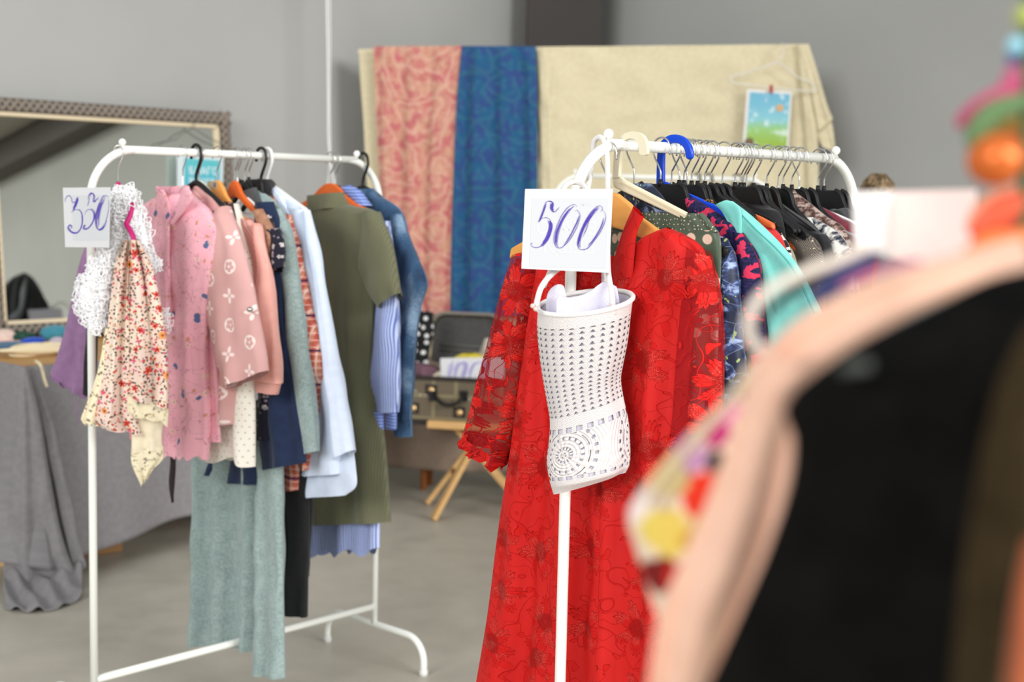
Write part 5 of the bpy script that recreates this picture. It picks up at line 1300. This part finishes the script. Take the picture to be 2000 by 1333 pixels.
m = MB(); m.box(hq.hit(1506, 174) + hq.N * .004, .014, .014, .035, ra); m.build('clip', plain('red_clip', (170, 50, 60), .4), T, smooth=False)

# third rack in front of the cream cloth
p3 = at_y(1083, 350, 6.3); p3b = at_y(1514, 352, 6.3)
R3 = Rack(p3[0], p3[1], math.atan2(0.0, 1), p3b[0] - p3[0], at_y(1300, 347, 6.3)[2])
rack(R3, 'clothes_rack', 'white clothes rack far back, seen behind the hangers of the centre rack')
DK = fabric('dark_cloth', (34, 34, 36), (46, 46, 50))
for k, (x0, x1, y0, c, lb) in enumerate(((1412, 1470, 358, DK, 'dark coat on the far rack behind the steel hooks'), (1455, 1502, 352, fabric('black_cotton', (34, 33, 36)), 'black coat near the right end of the far rack'), (1330, 1380, 366, fabric('charcoal_cloth', (82, 84, 86)), 'charcoal coat in the middle of the far rack'))):
    pl = Plane(A(0, 6.3 + .03 * k, 1.4), 0); T = thing('coat', lb, 'coat', pl.hit((x0 + x1) / 2, 900))
    cloth('body', c, [((x0 * 2 + x1) / 3, y0), (x0, y0 + 22), (x0 - 6, y0 + 80), (x0 - 8, y0 + 420)], [((x0 + x1 * 2) / 3, y0), (x1, y0 + 20), (x1 + 6, y0 + 80), (x1 + 8, y0 + 420)], pl, T, thick=.05, amp=.012, n=2, seed=210 + k, res=.02)
for k, px in enumerate((1362, 1384, 1440)):
    t_ = R3.t_of(px); hanger(R3, px, 'plastic', 'dark hanger on the far rack, ' + ('leftmost of three', 'middle of three', 'rightmost of three')[k], group='hangers on the far rack', color=BLACKP, plane=Plane(R3.p(t_, R3.z), -1.0 + .3 * k), width=.4)

# taupe covered table, suitcase on its folding stand
TAUPE = fabric('taupe_cloth', (150, 132, 116), (142, 124, 109), .9, 500, .3, .1, 3)
tp_ = Plane(at_y(860, 860, 6.64), -.16)
T = thing('table', 'low table under a taupe cloth behind the suitcase', 'table', tp_.hit(880, 985) * A(1, 1, 0))
zt = .62; ul, ur_ = tp_.uz(752, 860)[0], tp_.uz(1120, 860)[0]
m = MB(); c_ = tp_.P * A(1, 1, 0) + tp_.U * (ul + ur_) / 2 - tp_.N * .12; m.box(c_ + A(0, 0, zt - .015), ur_ - ul - .02, .20, .03, -.16); m.build('table_top', PINE, T, smooth=False)
lg = tp_.uz(822, 935)[0]
for u, n in ((lg, -.06), (ur_ - .12, -.06), (lg, -.19), (ur_ - .12, -.19)):
    p = tp_.P * A(1, 1, 0) + tp_.U * u + tp_.N * n; m = MB(); m.tube([p, p + A(0, 0, .59)], [.016, .022], 10); m.build('leg', OAK, T)
T2 = thing('tablecloth', 'taupe brown cloth hanging to near the floor behind the suitcase stand', 'tablecloth', tp_.hit(880, 918))
def pz(u, z): return None
za = tp_.uz(880, 918)[1] + tp_.P[2]
def skirt2():
    V = []; U = []; us = np.linspace(ul - .01, ur_ + .01, 90); ts = np.linspace(0, 1, 24)
    prof = []
    for u in us:
        for t in ts:
            z = zt + .004 - (zt + .004 - za) * t
            p = tp_.P * A(1, 1, 0) + tp_.U * u + tp_.N * (.012 + t * (.02 + .018 * math.sin(11 * u + 1) + .008 * math.sin(29 * u))); V.append(p + A(0, 0, z)); U.append((u, z))
    n = 24; f = [(i * n + k, i * n + k + 1, (i + 1) * n + k + 1, (i + 1) * n + k) for i in range(89) for k in range(23)]
    return MB().add(V, f, U)
o = skirt2().build('front_drop', TAUPE, T2); md = o.modifiers.new('s', 'SOLIDIFY'); md.thickness = .003
m = MB(); m.box(c_ + A(0, 0, zt + .003), ur_ - ul + .02, .22, .004, -.16); m.build('top_cover', TAUPE, T2, smooth=False)

sa = -.20
sq = Plane(at_y(880, 790, 6.15), sa)
a, b = sq.uz(786, 738), sq.uz(800, 828)
u_l = a[0]; u_r = sq.uz(985, 760)[0]; z_t = a[1]; z_b = b[1] + .0
W_, Hc = u_r - u_l, z_t - z_b
def sw(u, z, n=0): return sq.at(u, z, n)
S = thing('suitcase', 'open old brown checked suitcase full of cloths on a folding stand', 'suitcase', sw((u_l + u_r) / 2, z_b, -.2))
g = Graph('suitcase_plaid'); ck = g.step(g.sin(g.u * 420) * g.sin(g.v * 420), -.2, .2); st = g.max(g.step(g.sin(g.u * 62), .86, .95), g.step(g.sin(g.v * 62), .86, .95))
CHK = g.out(g.mix(st * .6, g.mix(ck, (84, 74, 60), (120, 108, 88)), (150, 140, 104)), .7)
D_ = .40
def panel(mb, P, th=.008):
    P = [np.array(p) for p in P]; n = np.cross(P[1] - P[0], P[3] - P[0]); n /= np.linalg.norm(n); Q = [p + n * th for p in P]
    us = [(np.dot(p - sq.P, sq.U), p[2] + np.dot(p - sq.P, sq.N)) for p in P]
    mb.add(P + Q, [(0, 1, 2, 3), (7, 6, 5, 4), (0, 4, 5, 1), (1, 5, 6, 2), (2, 6, 7, 3), (3, 7, 4, 0)], us + us)
m = MB(); panel(m, [sw(u_l, z_b), sw(u_r, z_b), sw(u_r, z_t), sw(u_l, z_t)]); panel(m, [sw(u_r, z_b), sw(u_r, z_b, -D_), sw(u_r, z_t, -D_), sw(u_r, z_t)]); panel(m, [sw(u_l, z_b, -D_), sw(u_l, z_b), sw(u_l, z_t), sw(u_l, z_t, -D_)])
panel(m, [sw(u_l, z_b, -D_), sw(u_r, z_b, -D_), sw(u_r, z_t, -D_), sw(u_l, z_t, -D_)]); panel(m, [sw(u_l, z_b + .008), sw(u_r, z_b + .008), sw(u_r, z_b + .008, -D_), sw(u_l, z_b + .008, -D_)])
m.build('case', CHK, S, smooth=False)
DKB = plain('dark_leather', (42, 34, 30), .5)
m = MB(); m.bar(sw(u_l, z_t + .004, .004), sw(u_r, z_t + .004, .004), .018, .018); m.build('edge_trim', DKB, S, smooth=False); m = MB(); m.bar(sw(u_l, z_b + .012, .006), sw(u_r, z_b + .012, .006), .016, .026); m.build('edge_trim', DKB, S, smooth=False)
# patches, corner caps, locks and handle
for k, (x0, y0, x1, y1, c) in enumerate(((838, 770, 850, 794, (150, 142, 132)), (846, 790, 872, 806, (178, 134, 108)), (858, 770, 900, 786, (176, 164, 146)), (876, 790, 902, 806, (148, 144, 140)), (802, 762, 818, 790, (120, 116, 100)), (822, 742, 836, 756, (110, 96, 80)), (906, 764, 920, 806, (110, 104, 98)), (884, 752, 900, 768, (116, 124, 128)))):
    plate('printed_patch', plain('patch_%d%d' % (c[0], c[1]), c, .6), [(x0, y0), (x1, y0 + 1), (x1, y1), (x0, y1)], sq, .003, S, off=.003)
BRS = plain('brass', (226, 190, 136), .35, metal=.7)
for x, y in ((843, 762), (898, 806), (808, 797)):
    m = MB(); c_ = sq.hit(x, y); m.tube([c_, c_ + sq.N * .014], [.017, .013], 14); m.build('lock', BRS, S)
    m = MB(); m.box(sq.hit(x, y) + sq.N * .003, .055, .012, .05, sa); m.build('lock_plate', DKB, S, smooth=False)
for x, y in ((821, 772), (832, 772), (917, 782), (812, 764)): m = MB(); m.ball(sq.hit(x, y) + sq.N * .005, .006, 8, 6); m.build('stud', CHROME, S)
m = MB(); m.tube(crs([sq.shift(.01).hit(849, 770), sq.shift(.03).hit(852, 778), sq.shift(.045).hit(862, 788), sq.shift(.05).hit(877, 792), sq.shift(.045).hit(892, 788), sq.shift(.03).hit(902, 778), sq.shift(.01).hit(906, 770)], 30), .009, 9); m.build('handle', plain('black_leather', (22, 20, 20), .45), S)
for x in (847, 907): m = MB(); m.box(sq.hit(x, 773) + sq.N * .008, .035, .016, .045, sa); m.build('handle_mount', plain('black_leather', (22, 20, 20), .45), S, smooth=False)
# lid standing open
lq = Plane(sq.P - sq.N * D_, sa, math.radians(9))
lt = lq.uz(900, 612)[1]; lur = lq.uz(968, 700)[0]; lul = u_l
LINK = fabric('suitcase_grey_lining', (76, 74, 72), (68, 66, 64), .7, 300, .4, .1, 5)
def rrect(u0, z0, u1, z1, r, n=6):
    P = [(u0, z0), (u1, z0)]
    for k in range(n + 1): a = PI / 2 * k / n; P.append((u1 - r + r * math.cos(a), z1 - r + r * math.sin(a)))
    for k in range(n + 1): a = PI / 2 + PI / 2 * k / n; P.append((u0 + r + r * math.cos(a), z1 - r + r * math.sin(a)))
    return P
lb = lq.uz(880, 750)[1] - .02
lid = plate('lid', CHK, rrect(lul, lb, lur + .02, lt, .07), lq, .012, S, px=False, off=-.07)
m = MB(); P = [lq.at(u, z, -.03) for u, z in rrect(lul, lb, lur + .02, lt, .07)[1:]]; 
for i in range(len(P) - 1):
    q0, q1 = P[i], P[i + 1]; m.add([q0, q1, q1 - lq.N * .04, q0 - lq.N * .04, q0 + (lq.at(.2, .2) - lq.at(.2, .2)), q1, q1, q0], [(0, 1, 2, 3)])
m.tube(P, .009, 8); m.build('lid_rim', plain('lid_rim', (128, 122, 112), .6), S)
plate('lid_lining', LINK, rrect(lul + .01, lb, lur + .01, lt - .015, .06), lq, .006, S, px=False, off=-.058)
for yy in (675, 684): z = lq.uz(900, yy)[1]; m = MB(); m.tube([lq.at(lul + .05, z, -.05), lq.at(lur - .01, z - .004, -.05)], .006, 8); m.build('lid_strap', plain('lid_strap', (98, 96, 92), .6), S)
# contents
def cont(name, mat, L, R, dn, label, cat, **k):
    q = sq.shift(dn); T = thing(name, label, cat, q.hit(*L[-1])); cloth('fabric', mat, L, R, q, T, **k); return T
PD = dots('black_polka', (20, 20, 22), (232, 232, 230), .040, .24, .8, jit=.5)
cont('scarf', PD, [(812, 606), (806, 650), (798, 704), (796, 716)], [(846, 610), (846, 650), (838, 690), (836, 712)], -.27, 'black scarf with white polka dots hanging over the suitcase lid', 'scarf', thick=.012, amp=.012, n=2, seed=220)
cont('folded_cloth', fabric('mauve_cloth', (112, 80, 92), (98, 70, 82)), [(792, 708), (790, 730), (790, 742)], [(852, 716), (862, 730), (868, 745)], -.06, 'mauve folded cloth at the left in the suitcase', 'cloth', thick=.05, amp=.012, n=2, seed=221)
cont('folded_cloth', fabric('cream_cotton', (226, 218, 190)), [(856, 726), (840, 738), (832, 748)], [(880, 722), (900, 736), (906, 750)], -.035, 'cream cotton cloth under the 100 sign in the suitcase', 'cloth', thick=.02, amp=.005, n=1, seed=222)
cont('folded_cloth', fabric('yellow_cloth', (216, 198, 44), (200, 180, 34)), [(905, 690), (888, 698), (882, 712)], [(930, 690), (946, 698), (952, 714)], -.14, 'bright yellow cloth behind the 100 sign', 'cloth', thick=.05, amp=.006, n=1.5, seed=223)
cont('folded_cloth', fabric('pale_grey_cloth', (178, 172, 160)), [(946, 662), (938, 685), (930, 702)], [(956, 660), (968, 690), (975, 710)], -.18, 'pale grey crumpled cloth at the right in the suitcase', 'cloth', thick=.03, amp=.01, n=2, seed=224)
T = thing('price_sign', 'white paper price sign with 100 handwritten, standing in the suitcase', 'sign', sq.hit(910, 748) - sq.N * .012)
p1 = sq.shift(-.012)
plate('paper', PAPER, [(860, 700), (985, 698), (985, 750), (861, 741)], p1, .0015, T)
def Z7(pts): return [(780 + x / 5.127, 590 + y / 5.127) for x, y in pts]
pen('handwriting', [(Z7([(535, 590), (520, 680), (503, 772)]), .006, 3), (Z7([(655, 600), (600, 622), (562, 690), (545, 772)]), .005, 2), (Z7([(655, 600), (680, 630), (660, 720), (615, 782)]), .006, 2), (Z7([(810, 600), (750, 632), (712, 720), (704, 790)]), .005, 2), (Z7([(810, 600), (850, 630), (840, 700), (790, 790)]), .006, 2)], p1, plain('pale_violet_ink', (150, 140, 206), .7), T, off=.002)
# folding stand
ST = thing('folding_stand', 'small folding stand of pale wood with crossed legs under the suitcase', 'stand', at_z(840, 1000, 0))
tq = sq.shift(.02)
zs = tq.uz(870, 830)[1]
e0, e1 = tq.uz(836, 830)[0], tq.uz(836, 830)[0] + .42
m = MB(); m.bar(tq.at(e0, zs), tq.at(e1, zs), .05, .034); bevel(m.build('rail', PINE, ST, smooth=False), .006)
m = MB(); m.bar(tq.at(e0, zs, -.34), tq.at(e1, zs, -.34), .05, .034); bevel(m.build('rail', PINE, ST, smooth=False), .006)
f1, f2 = at_z(846, 1018, 0), at_z(834, 986, 0)
h1, h2 = tq.hit(938, 842) - tq.N * .03, tq.hit(928, 842) - tq.N * .30
for f_, t_, w_ in ((f1, h1, .042), (f2, h2, .036)):
    m = MB(); m.bar(f_ + A(0, 0, .006), t_, w_, .022); bevel(m.build('leg', PINE, ST, smooth=False), .004)
for f_, t_, w_ in ((f1, h1, .04), (f2, h2, .036)):
    g0 = f_ + sq.U * .46; k0 = t_ - sq.U * (t_ - f_).dot(sq.U) + sq.U * .06; k0[2] = t_[2]
    m = MB(); m.bar(g0 + A(0, 0, .006) - sq.N * .03, k0 - sq.N * .03, w_, .022); bevel(m.build('leg', PINE, ST, smooth=False), .004)
m = MB(); a_ = f1 + (h1 - f1) * .42; b_ = f2 + (h2 - f2) * .42; m.tube([a_, b_], .009, 10); m.build('cross_bar', OAK, ST)
# straw hat on a stand, far right
hp = at_y(1714, 372, 4.6)
T = thing('hat_stand', 'slim hat stand hidden behind the white sign, carrying the brown straw hat', 'hat stand', hp * A(1, 1, 0))
m = MB(); m.tube([hp * A(1, 1, 0) + A(0, 0, .02), hp - A(0, 0, .02)], .012, 10); m.build('pole', OAK, T)
m = MB(); m.tube([hp * A(1, 1, 0), hp * A(1, 1, 0) + A(0, 0, .02)], .14, 24); m.build('base', OAK, T)
g = Graph('straw'); n_ = g.noise(g.vec(*[c for c in g.sep(g.obj)]), 60, 3.0); STRAW = g.out(g.mix(g.step(n_, .35, .65), (84, 68, 48), (150, 128, 98)), .9, bump=n_, bs=.9, bd=.01)
T = thing('hat', 'brown crumpled straw hat peeking above the blurred white sign', 'hat', hp)
m = MB(); m.ball(hp + A(0, 0, .0), .05, 22, 14, (1.05, 1, .95), .12); m.build('crown', STRAW, T)
m = MB(); rg = random.Random(3)
for k in range(26):
    a = rg.random() * 6.28; r0 = .045
    m.tube(crs([hp + A(r0 * math.cos(a), r0 * math.sin(a), -.02), hp + A(r0 * 1.05 * math.cos(a + .4), r0 * 1.05 * math.sin(a + .4), .02), hp + A(.02 * math.cos(a + .9), .02 * math.sin(a + .9), .052)], 8), .004, 5)
m.build('straw_strands', STRAW, T)['kind'] = 'stuff'
# ---------------------------------------------------------------- garments on a rack right beside the camera
GRF = 'garments on the nearest rack'
FP = lambda D, a=0.0: Plane(at_y(1700, 700, D), a)
def fg(name, label, cat, D, x=1700, y=1500): return thing(name, label, cat, at_y(x, y, D))
# salmon garment
SALM = fabric('salmon_sateen', (242, 196, 171), (235, 188, 163), .6, 900, .2, .2, 5)
T = fg('blouse', 'blurred salmon pink blouse close to the camera on the right', 'blouse', 0.650)
q = FP(0.650, -.12)
cloth('shoulder', SALM, [(1990, 462), (1860, 498), (1740, 532), (1640, 574), (1545, 632), (1470, 705)], [(2010, 560), (1900, 570), (1790, 610), (1690, 670), (1600, 740), (1545, 800)], q, T, thick=.02, amp=.006, n=1.4, seed=300)
cloth('sleeve', SALM, [(1480, 690), (1452, 770), (1424, 860), (1380, 980), (1330, 1100), (1286, 1200), (1262, 1360)], [(1640, 690), (1590, 780), (1560, 870), (1540, 970), (1500, 1090), (1450, 1200), (1400, 1360)], q, T, thick=.03, amp=.008, n=1.6, seed=301)
T = fg('blouse', 'blurred pale beige blouse edge left of the salmon one', 'blouse', 0.681)
cloth('sleeve', fabric('pale_beige', (230, 212, 182), (222, 204, 172)), [(1470, 700), (1415, 780), (1350, 850), (1290, 930), (1262, 980)], [(1490, 714), (1432, 792), (1367, 866), (1300, 944), (1268, 992)], FP(0.681, -.1), T, thick=.012, amp=.003, n=1, seed=302)
# flower printed garment
qf = FP(0.712, -.1)
g = Graph('bold_flower_print'); col = g.mix(0.0, (236, 214, 190), (236, 214, 190))
for (x, y, r, c) in ((1395, 832, 36, (196, 40, 118)), (1352, 880, 34, (214, 158, 206)), (1396, 892, 24, (26, 20, 26)), (1372, 956, 50, (222, 50, 22)), (1300, 920, 42, (232, 210, 150)), (1252, 985, 40, (240, 222, 214)), (1300, 1020, 56, (226, 200, 96)), (1370, 1030, 40, (206, 160, 70)), (1285, 1110, 44, (120, 14, 16)), (1330, 1120, 40, (200, 40, 26)), (1420, 800, 26, (226, 130, 170)), (1360, 1090, 36, (206, 44, 30))):
    a = qf.uz(x, y); z = a[1] + qf.P[2]; rr = r * 0.712 / F
    du, dz = g.u - float(a[0]), g.v - float(z); d = g.m('SQRT', du * du + dz * dz)
    col = g.mix(1 - g.step(d + (g.noise(g.uv, 70, 2.0) - .5) * rr * 1.2, rr * .8, rr * 1.05), col, c)
FLW = g.out(col, .7)
T = fg('dress', 'blurred dress with bold red, yellow and pink flowers near the camera', 'dress', 0.712, 1330, 1300)
cloth('body', FLW, [(1432, 772), (1380, 815), (1325, 868), (1270, 935), (1226, 1000), (1240, 1070), (1262, 1140), (1290, 1230)], [(1470, 800), (1450, 850), (1430, 920), (1410, 1000), (1400, 1060), (1380, 1120), (1350, 1180), (1330, 1260)], qf, T, thick=.018, amp=.004, n=1, seed=303)
# black jacket
BLK = fabric('black_wool', (14, 13, 13), (20, 19, 18), 1.0, 600, .3, 0, 6, spec=.05)
T = fg('jacket', 'large blurred black jacket filling the lower right corner', 'jacket', 0.573)
q = FP(0.573, -.15)
cloth('body', BLK, [(2030, 520), (1930, 545), (1840, 590), (1750, 634), (1650, 690), (1535, 786), (1548, 860), (1540, 950), (1492, 1090), (1440, 1210), (1372, 1360)], [(2120, 520), (2120, 560), (2120, 600), (2120, 650), (2120, 720), (2120, 790), (2120, 860), (2120, 950), (2120, 1090), (2120, 1210), (2120, 1360)], q, T, thick=.05, amp=.010, n=2.2, seed=304)
m = MB(); m.bar(q.shift(.052).hit(1640, 720), q.shift(.052).hit(1700, 712), .006, .004); m.build('label_edge', plain('dark_grey_trim', (70, 74, 70), .6), T)
# brown coat and orange edge
T = fg('coat', 'blurred dark olive brown coat at the right edge', 'coat', 0.511, 1950)
cloth('body', fabric('olive_brown_wool', (64, 53, 36), (50, 41, 27), 1.0, sheen=0, spec=.05), [(2010, 640), (1960, 730), (1925, 850), (1895, 1000), (1872, 1160), (1850, 1360)], [(2120, 640), (2120, 740), (2120, 850), (2120, 1000), (2120, 1160), (2120, 1360)], FP(0.511, -.15), T, thick=.03, amp=.008, n=1.4, seed=305)
T = fg('scarf', 'blurred orange-brown scarf edge at the lower right corner', 'scarf', 0.464, 1990)
cloth('body', fabric('rust_cloth', (176, 92, 52), (160, 80, 44)), [(2006, 1060), (1986, 1160), (1972, 1260), (1962, 1360)], [(2060, 1060), (2060, 1160), (2060, 1260), (2060, 1360)], FP(0.464, -.15), T, thick=.012, amp=.003, n=1, seed=306)
# translucent hanger tip and navy, magenta and black edges
T = fg('clothes_hanger', 'blurred pale translucent hanger tip in front of the turquoise jacket', 'clothes hanger', 0.697, 1560, 560)
q = FP(0.697, -.1)
m = MB(); m.tube(crs([q.hit(*p) for p in ((1700, 480), (1640, 507), (1580, 530), (1520, 556), (1482, 586), (1464, 620), (1462, 648), (1476, 676), (1510, 690))], 50), .0031, 10); m.build('arm', plain('pale_hanger', (234, 222, 208), .35), T)
T = fg('blouse', 'blurred navy blouse shoulder and the magenta edge of another garment under the folded white card', 'blouse', 0.743, 1690, 560)
cloth('shoulder', fabric('navy_blur', (62, 66, 118)), [(1650, 488), (1630, 520), (1600, 552), (1570, 590)], [(1730, 494), (1710, 520), (1680, 545), (1650, 572)], FP(0.743, -.1), T, thick=.01, amp=.002, n=1, seed=307)
cloth('other_garment_edge', fabric('magenta_cloth', (226, 128, 172)), [(1800, 506), (1740, 516), (1690, 532), (1640, 556)], [(1802, 517), (1743, 527), (1693, 543), (1644, 566)], FP(0.690, -.1), T, thick=.006, amp=.001, n=1, seed=308)  # edge of a separate garment, kept as a part of the navy blouse
T = fg('top', 'blurred black strip in the dark gap beside the pale hanger tip', 'top', 0.759, 1590, 600)
cloth('strap', fabric('black_cotton', (34, 33, 36)), [(1650, 512), (1600, 530), (1550, 560), (1500, 600), (1484, 640)], [(1640, 528), (1612, 542), (1562, 572), (1512, 612), (1490, 650)], FP(0.759, -.1), T, thick=.006, amp=.001, n=1, seed=309)  # black strip put in for the dark gap between the garments
# sign of the nearest rack: folded white card
T = thing('price_sign', 'blurred folded white card standing above the nearest garments', 'sign', at_y(1780, 500, 0.96))
P = [at_y(1668, 376, .95), at_y(1745, 374, .985), at_y(1905, 370, .93)]; Q = [at_y(1674, 496, .95), at_y(1748, 505, .985), at_y(1890, 540, .93)]
m = MB()
for i, mt in ((0, 0), (1, 1)):
    a, b, c_, d = P[i], P[i + 1], Q[i + 1], Q[i]; n_ = np.cross(b - a, d - a); n_ /= np.linalg.norm(n_); k_ = n_ * .0012
    m = MB(); m.add([a, b, c_, d, a + k_, b + k_, c_ + k_, d + k_], [(0, 1, 2, 3), (7, 6, 5, 4), (0, 4, 5, 1), (1, 5, 6, 2), (2, 6, 7, 3), (3, 7, 4, 0)])
    m.build('card_face', plain('bright_card', (250, 248, 246), .6) if i == 0 else plain('pinkish_card', (250, 226, 220), .6), T, smooth=False)
# garland of artificial flowers
D = 0.712
T = thing('flower_garland', 'blurred garland of colourful artificial flowers at the right edge', 'flower garland', at_y(1960, 450, D))
def petal(name, mat, pts, w_, d=0, fl=.4):
    P = crs([at_y(*p, D + d) for p in pts], 24); x = np.linspace(0, 1, 24); r = w_ * D / F / 2 * np.clip(np.sin(PI * (x * .9 + .05)) ** .6, .15, 1)
    m = MB(); m.tube(P, r, 12, flat=(0, 1, 0)); return m.build(name, mat, T)
petal('petal', plain('pink_petal', (186, 76, 112), .6), [(1868, 246), (1900, 222), (1950, 190), (2010, 150)], 44)
petal('petal', plain('rose_petal', (190, 106, 132), .6), [(1960, 170), (1985, 150), (2020, 150)], 50, .01)
petal('leaf', plain('green_leaf', (96, 126, 82), .6), [(1892, 286), (1912, 250), (1950, 215), (2030, 190)], 50, -.01)
petal('leaf', plain('olive_leaf', (150, 120, 44), .6), [(1918, 290), (1950, 262), (2020, 235)], 54, .02)
m = MB(); m.ball(at_y(1945, 312, D - .01), 54 * D / F, 18, 12, (1, .9, .95), .06); m.build('blossom', plain('orange_foil', (220, 112, 50), .28, metal=.3), T)
m = MB(); m.ball(at_y(1990, 300, D + .01), 46 * D / F, 16, 10, (1, .9, 1), .06); m.build('blossom', plain('deep_orange', (226, 100, 40), .4), T)
m = MB(); m.ball(at_y(1984, 90, D), 19 * D / F, 14, 10); m.build('bead', plain('ice_blue_bead', (150, 206, 224), .2), T)
m = MB(); m.ball(at_y(1996, 118, D + .02), 30 * D / F, 14, 10); m.build('bead', plain('violet_blue_bead', (96, 106, 170), .3), T)
m = MB(); m.ball(at_y(2004, 32, D), 24 * D / F, 14, 10); m.build('bead', plain('lime_bead', (176, 186, 100), .4), T)
petal('petal', plain('coral_foil', (232, 96, 66), .35), [(1898, 462), (1930, 430), (1970, 405), (2030, 380)], 60, .0)
petal('petal', plain('red_petal', (206, 72, 60), .5), [(1930, 470), (1960, 440), (2030, 425)], 50, .02)
petal('ribbon', plain('orange_ribbon', (240, 128, 66), .35), [(1880, 500), (1930, 478), (1980, 470), (2040, 455)], 46, -.02)
petal('ribbon', plain('peach_ribbon', (244, 176, 140), .5), [(1890, 450), (1930, 400), (2010, 362)], 40, .03)
petal('petal', plain('lilac_petal', (150, 140, 176), .5), [(1990, 330), (2000, 290), (2010, 240)], 40, .04)
m = MB(); m.tube(crs([at_y(2012, -60, D), at_y(2008, 100, D), at_y(2004, 260, D), at_y(2000, 420, D), at_y(2004, 560, D)], 40), .003, 8); m.build('stem', plain('wire_green', (70, 100, 60), .6), T)
